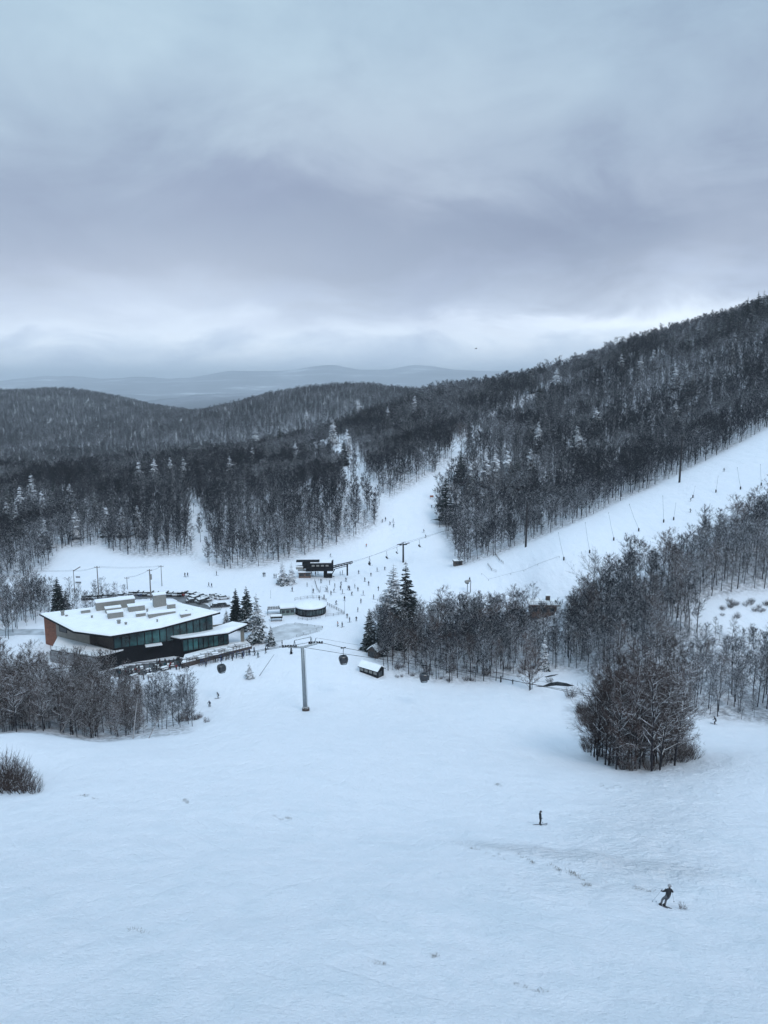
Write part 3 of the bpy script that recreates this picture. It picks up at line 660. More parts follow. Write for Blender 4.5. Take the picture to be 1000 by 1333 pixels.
# a big half-fallen, snow-covered limb tree
# pale leaning birches in the gully
M_birch = simple("birch_bark", (.30, .29, .29), .8, noise=.35, scale=5, snow=.3)
def birch(bx, by, tx, ty, label):
    p = hit(bx, by, 0); y = p.y + 4; b = at_y(bx, by, y); t = at_y(tx, ty, y + .5); b[2] = gz(b[0], b[1]) 
    o = empty("birch_tree", tuple(b), label=label, cat="birch"); v = Vector(t) - Vector(b)
    T = MB(); T.tube([(0, 0, -.3), v * .5 + Vector((.05, 0, .05)), v], [.13, .10, .04], 6); T.build("trunk", M_birch, o)
    C = MB(); rd = random.Random(bx)
    for k in range(22):
        a = v * rd.uniform(.45, 1); d = Vector((rd.gauss(0, 1), rd.gauss(0, .7), rd.uniform(.2, 1.2))).normalized(); l = rd.uniform(.5, 1.5)
        C.tube([a, a + d * l * .5, a + d * l + Vector((0, 0, .1))], [.025, .015, .004], 3, cap=False)
        for q in range(8):
            e = a + d * l * rd.uniform(.3, 1); w = Vector((rd.gauss(0, .015), rd.gauss(0, .015), .006)); C.tri(e - w, e + w, e + Vector((rd.gauss(0, .35), rd.gauss(0, .35), rd.uniform(0, .5))))
    C.build("crown", M_twigb, o)
birch(78, 958, 116, 890, "longest pale birch leaning right above the snowy knoll at the left")
birch(120, 962, 120, 884, "upright pale birch next to the longest leaning birch above the knoll")
birch(148, 962, 167, 930, "short pale birch leaning right between the two upright birches above the knoll")
birch(173, 964, 179, 906, "upright pale birch nearer the right end of the knoll")
birch(193, 964, 211, 927, "short leaning pale birch furthest right above the knoll")
# shrubs
def shrub_mesh(seed, h, n, spread):
    rd = random.Random(seed); m = MB()
    for k in range(n):
        a = rd.uniform(0, 6.28); r = spread * math.sqrt(rd.random()); b = Vector((math.cos(a) * r * .5, math.sin(a) * r * .5, -.1)); hh = h * rd.uniform(.5, 1) * (1 - .4 * r / spread)
        e = b + Vector((math.cos(a) * r * .8, math.sin(a) * r * .8, hh)); mid_ = b.lerp(e, .5) + Vector((rd.gauss(0, .1), rd.gauss(0, .1), .1))
        m.tube([b, mid_, e], [.022, .014, .004], 3, cap=False)
        for q in range(16):
            f = rd.uniform(.2, 1); c = b.lerp(mid_, f * 2) if f < .5 else mid_.lerp(e, f * 2 - 1)
            d = Vector((rd.gauss(0, .5), rd.gauss(0, .5), rd.uniform(.3, 1))).normalized() * rd.uniform(.25, .8); w = Vector((rd.gauss(0, 1), rd.gauss(0, 1), .4)).normalized() * .010
            m.tri(c - w, c + w, c + d)
    return m
SH = [shrub_mesh(500 + i, 2.6, 44, 1.3).mesh("shrub", [M_twigb]) for i in range(3)]
def shrub(px, py, s, label, group=None, i=0, dy=0):
    p = hit(px, py); o = link("shrub", SH[i % 3], loc=(p.x, p.y + dy, gz(p.x, p.y + dy) - .05)); o.rotation_euler = (0, 0, random.uniform(0, 6)); o.scale = (s,) * 3
    return tag(o, label, "shrub", group)
for i, (x, y, s) in enumerate([(2,1026,2.5),(14,1028,2.2),(26,1030,1.8),(36,1031,1.4),(46,1032,.9),(-14,1024,2.8),(8,1024,2.4),(20,1026,1.9)]):
    shrub(x, y, s, "leafless grey-brown bush in the thicket at the left edge of the slope", "bushes at the left edge", i)
random.seed(5)
CE = [(x, 985 + 24 * math.sin((x - 757) / 140 * math.pi)) for x in range(764, 900, 16)]
for i, (x, y) in enumerate(CE):
    shrub(x + random.uniform(-5, 5), y - 4 - random.random() * 8, random.uniform(.6, 1.2), "low bare bush along the foot of the twiggy clump on the slope", "bushes at the foot of the clump", i)
for i in range(16):
    q_ = random.random(); shrub(742 + 24 * q_ + random.random() * 14, 905 + q_ * 70 + random.random() * 10, random.uniform(.6, 1.5), "low frosted bush at the left flank of the twiggy clump", "bushes left of the clump", i)
for i in range(12):
    shrub(882 + random.random() * 18, 945 + random.random() * 50, random.uniform(.9, 1.4), "low frosted bush at the right flank of the twiggy clump", "bushes right of the clump", i)
for i in range(16):
    shrub(225 + random.random() * 45, 925 + random.random() * 16, random.uniform(.4, .8), "low dry bush at the right end of the gully wood beside the open snow", "bushes at the right end of the gully wood", i)
for i in range(26):
    shrub(905 + random.random() * 120, 780 + random.random() * 26, random.uniform(.5, .9), "frosted bush in the snowy clearing between the right-hand woods", "bushes in the snowy clearing", i)
for i in range(34):
    shrub(505 + random.random() * 215, 868 + random.random() * 20, random.uniform(.4, .9), "low frosted bush along the front edge of the middle wood", "bushes in front of the middle wood", i)
# dry grass showing through the snow
def tufts(name, segs, n, label, hgt=.28, seed=1):
    rd = random.Random(seed); m = MB()
    for k in range(n):
        (x0, y0), (x1, y1) = segs[k % len(segs)]; f = rd.random(); p = hit(x0 + (x1 - x0) * f + rd.gauss(0, 1.6), y0 + (y1 - y0) * f + rd.gauss(0, 1.2))
        for q in range(9):
            a = Vector((p.x + rd.gauss(0, .12), p.y + rd.gauss(0, .12), 0)); a.z = gz(a.x, a.y) - .02; h = hgt * rd.uniform(.4, 1.2)
            e = a + Vector((rd.gauss(0, .12), rd.gauss(0, .12), h)); w = Vector((rd.gauss(0, 1), rd.gauss(0, 1), 0)).normalized() * .014; m.tri(a - w, a + w, e)
    return tag(m.build(name, M_grass), label, "grass", kind="stuff")
M_grass = simple("dry_grass", (.14, .12, .10), .9, noise=.4, scale=2)
tufts("dry_grass", [((612,1103),(655,1118)),((675,1112),(697,1124)),((716,1125),(728,1134)),((738,1132),(768,1150)),((742,1137),(762,1148)),((826,1155),(848,1160)),((758,1150),(770,1155))], 55, "dry stalks poking through the ridge of snow left of the near skier", .24, 3)
tufts("dry_grass", [((655,1278),(720,1293)),((168,1209),(196,1213)),((484,1251),(500,1256)),((566,1244),(568,1246))], 34, "thin dark stalks lying on the snow in the foreground", .10, 4)
tufts("dry_grass", [((95,1033),(125,1040)),((355,1062),(380,1066)),((238,1042),(246,1044)),((645,1020),(650,1022)),((780,1022),(810,1026))], 60, "faint dry stalks on the snow below the knoll", .22, 5)
o = shrub(888, 1183, .26, "small bare bush poking out of the snow beside the near skier's pole")
# ------------------------------------------------------------------ sheets laid on the snow: road, parking, stream
def drape(name, poly, mat, step=.6, lift=.05, label=None, kind='structure'):
    pw = [hit(*p) for p in poly]; xs = [p.x for p in pw]; ys = [p.y for p in pw]; P2 = [(p.x, p.y) for p in pw]
    X, Y = np.meshgrid(np.arange(min(xs), max(xs) + step, step), np.arange(min(ys), max(ys) + step, step)); ins = inpoly(X + step / 2, Y + step / 2, P2)
    Z = H(X, Y) + lift; idx = -np.ones(X.shape, int); vs = []; fs = []
    def vid(j, i):
        if idx[j, i] < 0: idx[j, i] = len(vs); vs.append((X[j, i], Y[j, i], Z[j, i]))
        return int(idx[j, i])
    for j in range(X.shape[0] - 1):
        for i in range(X.shape[1] - 1):
            if ins[j, i]: fs.append((vid(j, i), vid(j, i + 1), vid(j + 1, i + 1), vid(j + 1, i)))
    m = MB(); m.add(vs, fs); return tag(m.build(name, mat, smooth=True), label, kind=kind)
M_road = simple("wet_asphalt", (.12, .125, .135), .6, noise=.45, scale=.25)
M_slush = simple("packed_snow", (.42, .45, .49), .7, noise=.3, scale=.35)
M_dirty = simple("dirty_snow", (.50, .52, .55), .8, noise=.28, scale=.3)
M_water = simple("dark_water", (.012, .016, .02), .12, noise=.3)
drape("parking_road", [(170,777),(200,774.5),(226,775),(243,777),(256,785),(270,787),(277,796),(262,797),(246,793),(238,786),(226,779.5),(200,779),(170,781)], M_road)
drape("lodge_forecourt_shade", [(138,874),(165,867),(205,862),(236,857),(241,866),(205,874),(172,882),(150,882)], simple("forecourt_shade_tone", (.10,.105,.115), .8, noise=.6, scale=.6))  # dark sheet: the shade on the snow before the lodge, painted as ground colour
drape("access_road", [(-120,822),(57,819),(58,827),(-120,830)], M_slush)
drape("slush_area", [(352,818),(372,812),(396,812),(421,816),(418,821),(398,827),(372,833),(355,838)], M_dirty)
drape("parking_verge", [(262,780),(276,783),(290,792),(280,798),(272,787)], M_dirty)
drape("stream", [(696,894.5),(708,892.5),(716,889),(726,887.5),(738,889.5),(748,893),(740,893.5),(724,892.5),(710,894)], M_water, .08)
drape("upper_stream", [(708,881.5),(716,879.2),(728,877.5),(722,879.8),(713,881.8)], M_water, .06, )

# ------------------------------------------------------------------ lodge
M_metal_dark = simple("dark_metal", (.009, .010, .013), .9)
M_metal_dark.node_tree.nodes['Principled BSDF'].inputs['Specular IOR Level'].default_value = .15
M_steel = simple("galvanised_steel", (.26, .29, .31), .45, .6, snow=.12)
M_tan = simple("grey_tan_panels", (.22, .205, .18), .7, noise=.12, scale=1.2)
M_brown = simple("rust_wood", (.19, .072, .042), .75, noise=.3, scale=2)
M_unit = simple("rooftop_cladding", (.24, .235, .22), .6, noise=.12)
M_conc = simple("concrete", (.20, .205, .215), .85, noise=.2)
M_roofsnow = simple("roof_snow", (.84, .86, .89), .6, noise=.04, scale=.5, bump=.3)
M_timber = simple("dark_timber", (.06, .045, .04), .85, noise=.3, snow=.12)
M_woodbrown = simple("brown_timber", (.13, .085, .07), .8, noise=.3, scale=2, snow=.1)
def glass_mat(name, col, rough=.08, varied=False):
    m, nt, b = new_mat(name); L = nt.links; tc = N(nt, 'ShaderNodeTexCoord'); nz = N(nt, 'ShaderNodeTexNoise'); nz.inputs['Scale'].default_value = .35; nz.inputs['Detail'].default_value = 4
    L.new(tc.outputs['Object'], nz.inputs['Vector']); r = ramp(nt, nz.outputs['Fac'], [(.36, tuple(c * .22 for c in col)), (.52, tuple(c * .8 for c in col)), (.68, tuple(min(c * 1.3, 1) for c in col))])
    if varied:
        oi = N(nt, 'ShaderNodeObjectInfo'); r2 = ramp(nt, oi.outputs['Random'], [(0, (.25, .25, .3)), (.5, (.9, .9, .9)), (1, (1.7, 1.6, 1.5))]); r = type('o', (), {'outputs': [mixc(nt, 1.0, r.outputs[0], r2.outputs[0], 'MULTIPLY')]})
    L.new(r.outputs[0], b.inputs['Base Color']); b.inputs['Roughness'].default_value = rough; b.inputs['Specular IOR Level'].default_value = .55; return m
M_teal = glass_mat("teal_glazing", (.020, .085, .090), .10, True)
M_dglass = glass_mat("dark_glass", (.02, .025, .03))
def V2(p): return Vector((p[0], p[1]))
def wall_run(a, b, z0, z1a, z1b, th=.3):
    """thin wall between two plan points; returns an outline and its top heights"""
    a, b = V2(a), V2(b); d = (b - a).normalized(); nrm = Vector((d.y, -d.x)) * th / 2
    poly = [a + nrm, b + nrm, b - nrm, a - nrm]; return poly, [z0] * 4, [z1a, z1b, z1b, z1a]
def glazing(parent, a, b, z0, za, zb, nmull, glass, rails=1, wname="window", off=.12):
    """a glazed facade: every pane bay its own window with frame bars"""
    a3, b3 = V2(a), V2(b); d = (b3 - a3); nrm = Vector((d.y, -d.x)).normalized()
    for i in range(nmull):
        f0, f1 = i / nmull, (i + 1) / nmull; p, q = a3 + d * f0 + nrm * off, a3 + d * f1 + nrm * off
        h0, h1 = za + (zb - za) * f0, za + (zb - za) * f1
        fr = MB(); fr.prism(wall_run(p, p + d.normalized() * .26, z0, h0, h0, .2)[0], z0, [h0] * 4)
        pl, zz, tt = wall_run(p + d.normalized() * .14, q, z0, z0 + .14, z0 + .14, .14); fr.prism(pl, zz, tt)
        pl, zz, tt = wall_run(p + d.normalized() * .14, q, z0, h0, h1, .14); fr.prism(pl, [h0 - .16, h1 - .16, h1 - .16, h0 - .16], tt)
        w = fr.build(wname, M_metal_dark, parent)
        g = MB(); pl, zz, tt = wall_run(p + d.normalized() * .14, q, z0 + .14, h0 - .16, h1 - .16, .05); g.prism(pl, zz, tt); g.build("pane", glass, w)
A_ = at_z(51, 799, 9.6)[:2]; B_ = at_z(95, 822, 9.0)[:2]; C_ = at_z(143, 828.5, 8.5)[:2]; D_ = at_z(287, 797, 11.2)[:2]; E_ = at_z(214, 780, 9.6)[:2]
lod = empty("ski_lodge", (-72, 212, 0), label="large modern ski lodge with a folded snow-covered roof and teal glass front", cat="lodge")
LO = Vector((-72, 212)); rel = lambda p: V2(p) - LO
rA, rB, rC, rD, rE = map(rel, (A_, B_, C_, D_, E_))
zc = {'A': 9.6, 'B': 9.0, 'C': 8.5, 'D': 11.2, 'E': 9.6}
mid_f = rC.lerp(rD, .45)        # the front eave kinks upward
poly = [rA, rB, rC, mid_f, rD, rE]; top = [9.6, 9.0, 8.5, 8.9, 11.2, 9.6]
def ccw(p): return sum(p[i].x * p[(i + 1) % len(p)].y - p[(i + 1) % len(p)].x * p[i].y for i in range(len(p))) > 0
assert ccw(poly)
cen = sum(poly, Vector((0, 0))) / 6; ZC = 9.45; mb = MB(); n_ = 6
for i in range(n_):
    p, q, zp, zq = poly[i], poly[(i + 1) % n_], top[i], top[(i + 1) % n_]
    mb.add([(*p, zp - .02), (*q, zq - .02), (*cen, ZC - .02)], [(0, 1, 2)]); mb.add([(*p, zp - .45), (*q, zq - .45), (*cen, ZC - .45)], [(1, 0, 2)]); mb.add([(*p, zp - .45), (*q, zq - .45), (*q, zq - .02), (*p, zp - .02)], [(0, 1, 2, 3)])
roof = mb.build("roof", M_metal_dark, lod)
ins = [p + (cen - p).normalized() * .25 for p in poly]
mb = MB(); n_ = len(ins)
for i in range(n_):   # snow blanket as a fan with rounded rim
    mb.add([(ins[i].x, ins[i].y, top[i] - .02), (ins[(i+1)%n_].x, ins[(i+1)%n_].y, top[(i+1)%n_] - .02), (*(ins[(i+1)%n_].lerp(cen, .03)), top[(i+1)%n_] + .33), (*(ins[i].lerp(cen, .03)), top[i] + .33)], [(0, 1, 2, 3)])
    mb.add([(*(ins[i].lerp(cen, .03)), top[i] + .33), (*(ins[(i+1)%n_].lerp(cen, .03)), top[(i+1)%n_] + .33), (cen.x, cen.y, ZC + .33)], [(0, 1, 2)])
mb.build("roof_snow", M_roofsnow, roof)
def inset(p, q, f): return p.lerp(q, f)
# body walls stand in from the eaves
wA, wB, wC, wD, wE = (p + (cen - p).normalized() * d for p, d in ((rA, 1.6), (rB, 1.2), (rC, 1.8), (rD, 2.4), (rE, 1.5)))
side = wA.lerp(wC, .18); recess = wA.lerp(wC, .67)
mb = MB(); inn = wE
def wal(a, b, z0, ha, hb, mat, name="wall", th=.35, parent=lod, m=None):
    w = MB(); pl, zz, tt = wall_run(a, b, z0, ha, hb, th); w.prism(pl, zz, tt); return w.build(name, mat, parent)
o1 = wal(wA, side, -1.5, 9.1, 8.75, M_brown); tag(o1, "rust-brown end wall")
o2 = wal(side, recess, -1.5, 8.7, 8.2, M_tan); tag(o2, "grey-tan panelled side wall")
ww = MB(); a_ = side.lerp(recess, .10); b_ = side.lerp(recess, .34); nn = Vector(((b_ - a_).y, -(b_ - a_).x)).normalized() * .2
pl, zz, tt = wall_run(a_ + nn, b_ + nn, 5.6, 7.6, 7.6, .1); ww.prism(pl, zz, tt); win = ww.build("window", M_metal_dark, lod)
pl, zz, tt = wall_run(a_ + nn * 1.35 + (b_ - a_) * .06, b_ + nn * 1.35 - (b_ - a_) * .06, 5.75, 7.45, 7.45, .05); ww = MB(); ww.prism(pl, zz, tt); ww.build("pane", M_dglass, win)
rin = recess.lerp(cen, .18); rin2 = wC.lerp(cen, .12)
wal(recess, rin, 3.5, 8.2, 8.3, M_timber); wal(rin, rin2, 3.5, 8.3, 8.2, M_timber)
fl = wC; fr_ = wD; kink = wC.lerp(wD, .45)
wal(fl, kink, -1.5, 4.3, 4.3, M_metal_dark); wal(kink, fr_, -1.5, 4.3, 4.3, M_metal_dark)
fback = [p + (cen - p).normalized() * .5 for p in (fl, kink, fr_)]
wal(fback[0], fback[1], 4.3, 8.0, 8.3, M_timber, "inner_wall"); wal(fback[1], fback[2], 4.3, 8.3, 10.4, M_timber, "inner_wall")
glazing(lod, fl, kink, 4.4, 8.0, 8.4, 6, M_teal); glazing(lod, kink, fr_, 4.4, 8.4, 10.65, 8, M_teal)
wal(fr_, wE, -1.5, 10.5, 9.1, M_tan); wal(wE, wA, -1.5, 9.1, 9.1, M_tan)
# balcony ledges on the dark lower storey
for f0, f1, zl in ((.30, .47, 4.2),):
    p, q = wC.lerp(wD, f0), wC.lerp(wD, f1); d = (q - p).normalized(); nn = Vector((d.y, -d.x)); pl = [p + nn * 2.0, q + nn * 2.0, q + nn * .2, p + nn * .2]
    m_ = MB(); m_.prism(pl, zl - .3, zl); bal = m_.build("balcony", M_metal_dark, lod); m_ = MB(); m_.prism([v + (sum(pl, Vector((0,0)))/4 - v) * .03 for v in pl], zl + .003, zl + .25); m_.build("snow_layer", M_roofsnow, bal)
# raised terrace at the near corner
tL = rel(at_z(66, 846, 3.6)[:2]); tN = rel(at_z(127, 856, 3.6)[:2]); tR = rel(at_z(154, 849, 3.6)[:2]); tb = wC.lerp(wD, .12)
pl = [tL, tN, tR, tb, wC + Vector((.2, -.2)), recess.lerp(side, .1) , side + Vector((0.1, -.2))]
if not ccw(pl): pl = pl[::-1]
m_ = MB(); m_.prism(pl, -1.5, 3.6); ter = m_.build("terrace", M_metal_dark, lod); wal(tL + Vector((-.1, -.2)), tN + Vector((-.1, -.2)), -1.5, 3.45, 3.45, M_conc, "retaining_wall", parent=ter)
m_ = MB(); c0 = sum(pl, Vector((0, 0))) / len(pl); m_.prism([v + (c0 - v) * .02 for v in pl], 3.604, 3.95); m_.build("terrace_snow", M_roofsnow, ter)
m_ = MB()
for a, b in ((tL, tN), (tN, tR)):
    for i in range(9):
        p = a.lerp(b, i / 8); m_.box((p.x, p.y, 4.35), (.07, .07, 1.1))
    for zz in (4.5, 4.85): m_.tube([(a.x, a.y, zz), (b.x, b.y, zz)], .03, 4)
m_.build("railing", M_metal_dark, ter)
dk = wal(tN + (tR - tN).normalized() * .05 + Vector((.1, -.25)), tR + Vector((.05, -.25)), -1.2, 3.3, 3.3, M_metal_dark); tag(dk, "black wall panel below the terrace")
# low front wing
W1 = at_z(210, 827, 5.7)[:2]; W2 = at_z(234, 832, 5.5)[:2]; W3 = at_z(298, 824, 5.6)[:2]; W4 = at_z(323, 813, 6.6)[:2]; W5 = at_z(303, 810, 6.6)[:2]; W6 = at_z(280, 817, 5.8)[:2]; 
wp = [rel(p) for p in (W1, W2, W3, W4, W5, W6)]; wt = [5.7, 5.5, 5.6, 6.6, 6.6, 5.8]
if not ccw(wp): wp = wp[::-1]; wt = wt[::-1]
m_ = MB(); m_.prism(wp, [t - .4 for t in wt], [t - .01 for t in wt]); wr = m_.build("wing_roof", M_metal_dark, lod)
c1 = sum(wp, Vector((0, 0))) / 6; m_ = MB(); m_.prism([v + (c1 - v) * .02 for v in wp], [t for t in wt], [t + .3 for t in wt]); m_.build("wing_roof_snow", M_roofsnow, wr)
g0 = rel(W2) + Vector((.4, .8)); g1 = rel(at_z(297, 838, 1.5)[:2]); 
wal(g0 + Vector((0, .9)), g1 + Vector((0, .9)), -1, 5.0, 5.1, M_timber, "inner_wall"); glazing(lod, g0, g1, 1.5, 5.05, 5.15, 9, M_teal)
wal(g0, g1, -1.5, 1.5, 1.5, M_metal_dark); l0 = rel(at_z(207, 852, .6)[:2]); l0 = rel(W1) + Vector((.3, .5))
wal(l0, g0, -1.2, 5.1, 5.05, M_metal_dark); wal(g1, g1 + Vector((-2.5, 7)), -1.2, 5.1, 5.2, M_metal_dark); wal(g1 + Vector((-2.5, 7)), l0 + Vector((-1, 4)), -1.2, 5.2, 5.2, M_tan)
cp = rel(at_z(316, 836, 1.0)[:2]); m_ = MB(); m_.box((cp.x, cp.y, 3.3), (.9, .9, 5.2)); m_.build("pillar", M_tan, lod)
# sun deck
dp = [rel(at_z(*p, 1.1)[:2]) for p in ((236, 864), (328, 841), (322, 835), (298, 838), (240, 853))]
if not ccw(dp): dp = dp[::-1]
m_ = MB(); m_.prism(dp, -.8, 1.1); deck = m_.build("deck", M_timber, lod); cd_ = sum(dp, Vector((0, 0))) / len(dp)
m_ = MB(); m_.prism([v + (cd_ - v) * .015 for v in dp], 1.104, 1.35); m_.build("deck_snow", M_roofsnow, deck)
ra, rb = rel(at_z(243, 863, 1.1)[:2]), rel(at_z(327, 841.5, 1.1)[:2]); m_ = MB()
for i in range(22): p = ra.lerp(rb, i / 21); m_.box((p.x, p.y, 1.75), (.08, .08, 1.2))
for zz in (1.7, 2.3): m_.tube([(ra.x, ra.y, zz), (rb.x, rb.y, zz)], .045, 4)
m_.build("railing", M_timber, deck)
# rooftop equipment: boxed units under snow caps (parts of the roof)
ax = (rD - rC).normalized(); ang = math.atan2(ax.y, ax.x)
def unit(px0, px1, py, dpth, h, mat=M_unit, ov=.25, name="rooftop_unit"):
    zt = 9.6; h = h * 1.55; p = rel(at_z(px0, py, zt)[:2]); q0 = rel(at_z(px1, py - (px1 - px0) * .13, zt)[:2]); w = (q0 - p).length; c = (p + q0) / 2 + Vector((-ax.y, ax.x)) * dpth / 2
    m_ = MB(); m_.box((c.x, c.y, zt + h / 2 - .3), (w, dpth, h + .6), ang)
    for k in range(int(w / 1.2)):      # vertical seams
        s_ = -w / 2 + .6 + k * 1.2; m_.box((c.x + ax.x * s_ + ax.y * (dpth / 2 + .02), c.y + ax.y * s_ - ax.x * (dpth / 2 + .02), zt + h / 2), (.06, .05, h * .9), ang)
    u = m_.build(name, mat, roof); m_ = MB(); m_.box((c.x, c.y, zt + h + .16), (w + ov, dpth + ov, .22), ang); m_.build("snow_cap", M_roofsnow, u)
unit(126, 176, 797, 3.4, 1.7); unit(138, 158, 800, 2.0, 1.0); unit(141, 161, 806.5, 2.2, 1.1); unit(168, 189, 798, 2.6, 1.1); unit(194, 229, 807, 2.0, 1.0)
unit(201, 217, 793, 2.6, 2.6); unit(236, 249, 808, 1.6, 1.1)
def pipe(px, py, r, h):
    p = rel(at_z(px, py, 9.35)[:2]); m_ = MB(); m_.tube([(p.x, p.y, 9.0), (p.x, p.y, 9.35 + h)], r, 10); m_.tube([(p.x, p.y, 9.35 + h), (p.x, p.y, 9.35 + h + .15)], r * 1.35, 10); m_.build("roof_vent", M_unit, roof)
unit(106, 118, 800, 1.4, .7); unit(178, 190, 805, 1.6, .8); unit(150, 162, 790, 1.8, 1.2); unit(219, 229, 797, 1.6, 1.4); unit(252, 262, 800, 1.5, .8); pipe(120, 806, .25, .9); pipe(192, 799, .25, 1.3); pipe(205, 811, .2, .9); pipe(262, 795, .3, .8)
pipe(155, 812, .45, .9); pipe(164, 813, .3, .5); pipe(82, 803, .45, 1.6); pipe(87, 804, .3, .6); pipe(224, 793, .3, 1.6); pipe(227, 793.5, .25, 1.2); pipe(243, 801, .25, 1.4)

# ------------------------------------------------------------------ round pavilion with low buildings
pc = hit(404.5, 797.5); R0 = 5.0
yu = empty("round_pavilion", (pc.x, pc.y, pc.z), label="round glass-walled pavilion under a thick snow roof beside the base area", cat="pavilion")
def ring(m, r0, r1, z0, z1, n=36, c=(0, 0)):
    vs = [(c[0] + r * math.cos(6.28318 * k / n), c[1] + r * math.sin(6.28318 * k / n), z) for r, z in ((r0, z0), (r1, z1)) for k in range(n)]
    m.add(vs, [(k, (k + 1) % n, n + (k + 1) % n, n + k) for k in range(n)])
m_ = MB(); ring(m_, R0, R0, -.3, .5); ring(m_, R0, R0 - .05, .5, .5); ring(m_, R0 * .97, R0 * .97, .5, 2.5); 
for k in range(28): a = 6.28318 * k / 28; m_.box((R0 * math.cos(a), R0 * math.sin(a), 1.4), (.14, .14, 2.2), a)
m_.build("wall", M_metal_dark, yu); m_ = MB(); ring(m_, R0 * .985, R0 * .985, .5, 2.3); m_.build("window_band", glass_mat("pavilion_glass", (.05, .075, .08)), yu)
m_ = MB(); ring(m_, R0 * 1.04, R0 * 1.04, 2.1, 2.55); ring(m_, R0 * .9, R0 * 1.04, 2.5, 2.1); rf = m_.build("roof", M_metal_dark, yu)
m_ = MB(); prof = [(1.05, 2.52), (1.06, 2.8), (1.0, 3.0), (.75, 3.35), (.4, 3.6), (.02, 3.72)]
for (r0, z0), (r1, z1) in zip(prof, prof[1:]): ring(m_, R0 * r0, R0 * r1, z0, z1)
m_.build("roof_snow", M_roofsnow, rf, True)
def gable(name, px, py, L, Wd, hw, hr, rz, wall, label, cat="shed", dark_front=False, win=False, snow=.35):
    p = hit(px, py); o = empty(name, tuple(p), rz, label=label, cat=cat)
    a, b = L / 2, Wd / 2
    m_ = MB(); m_.add([(-a, -b, -.6), (a, -b, -.6), (a, b, -.6), (-a, b, -.6), (-a, -b, hw), (a, -b, hw), (a, b, hw), (-a, b, hw), (-a, 0, hr), (a, 0, hr)],
                      [(0, 1, 5, 4), (2, 3, 7, 6), (1, 2, 6, 9, 5), (3, 0, 4, 8, 7)]); m_.build("wall", wall, o)
    m_ = MB(); e = .35; sl = (hr - hw) / b
    for s in (-1, 1):
        y1 = s * (b + e); z1 = hr - sl * (b + e)
        m_.add([(-a - e, 0, hr + .02), (a + e, 0, hr + .02), (a + e, y1, z1 + .02), (-a - e, y1, z1 + .02), (-a - e, 0, hr + .14), (a + e, 0, hr + .14), (a + e, y1, z1 + .14), (-a - e, y1, z1 + .14)],
               [(0, 1, 2, 3), (4, 7, 6, 5), (0, 3, 7, 4), (1, 5, 6, 2), (2, 6, 7, 3)])
    r_ = m_.build("roof", M_metal_dark, o)
    m_ = MB(); pr = []
    for x_ in (-a - e + .05, a + e - .05):
        for yy in np.linspace(-(b + e - .05), b + e - .05, 9): zb = hr - sl * abs(yy) + .15; q = 1 - (abs(yy) / (b + e)) ** 4; pr.append((x_, yy, zb + snow * q - max(0, .12 - abs(yy)) * .5))
    m_.add(pr, [(i, i + 9, i + 10, i + 1) for i in range(8)])
    base = [(x_, yy, hr - sl * abs(yy) + .145) for x_ in (-a - e + .05, a + e - .05) for yy in np.linspace(-(b + e - .05), b + e - .05, 9)]
    m_.add(pr[:9] + base[:9], [(i, i + 1, i + 10, i + 9) for i in range(8)]); m_.add(pr[9:] + base[9:], [(i + 1, i, i + 9, i + 10) for i in range(8)])
    m_.build("roof_snow", M_roofsnow, r_, True)
    if dark_front: m_ = MB(); m_.box((a + .03, -.1 * Wd, hw * .42), (.06, Wd * .5, hw * .9)); m_.build("door", M_dglass, o)
    if win:
        for i in range(4): m_ = MB(); m_.box((-a + L * (i + .5) / 4, -b - .03, hw * .58), (L / 4 * .7, .06, hw * .42)); m_.build("window", M_unit, o)
    return o
gable("snowmaking_shed", 484, 876.5, 6.0, 2.8, 1.7, 2.6, R(-38), M_metal_dark, "snow-roofed shed with a black gable front in the open snow before the middle wood", dark_front=True, win=True)
gable("storage_shed", 490, 853, 4.2, 3.0, 2.0, 3.2, R(-120), M_timber, "small dark shed with snowy roof tucked under the spruces of the middle wood", dark_front=True)
gable("lift_booth", 609, 769, 1.8, 1.6, 1.5, 1.9, R(10), M_woodbrown, "tiny hut beside the fan snow gun at the foot of the right piste") if False else None
def flat_hut(name, px, py, L, Wd, h, rz, wall, label, cat, nwin=0, snow=.45, posts=False):
    p = hit(px, py); o = empty(name, tuple(p), rz, label=label, cat=cat)
    m_ = MB(); m_.box((0, 0, h / 2 - .3), (L, Wd, h + .6)); m_.build("wall", wall, o)
    m_ = MB(); m_.box((0, 0, h + .1), (L + .7, Wd + .7, .2)); r_ = m_.build("roof", M_metal_dark, o)
    m_ = MB(); m_.prism([Vector((-L/2-.3, -Wd/2-.3)), Vector((L/2+.3, -Wd/2-.3)), Vector((L/2+.3, Wd/2+.3)), Vector((-L/2-.3, Wd/2+.3))], h + .203, h + .2 + snow); m_.build("roof_snow", M_roofsnow, r_)
    for i in range(nwin): m_ = MB(); m_.box((-L / 2 + L * (i + .5) / nwin, -Wd / 2 - .03, h * .58), (L / nwin * .7, .06, h * .4)); m_.build("window", M_dglass, o)
    return o
flat_hut("piste_booth", 596, 736, 3.2, 2.2, 1.9, R(12), M_timber, "low dark booth with snow on top at the corner of the right-hand forest", "booth", 1, .35)
flat_hut("lift_hut", 397, 751, 4.6, 3.0, 1.9, R(4), M_woodbrown, "brown lift operator's hut under a snowy roof beside the chairlift station", "hut", 2, .6)
flat_hut("ticket_building", 374, 799, 4.4, 3.5, 2.2, R(14), simple("green_grey_cladding", (.16, .21, .20), .7), "low green-grey building with a snowy roof joined to the left of the round pavilion", "building", 3, .4)
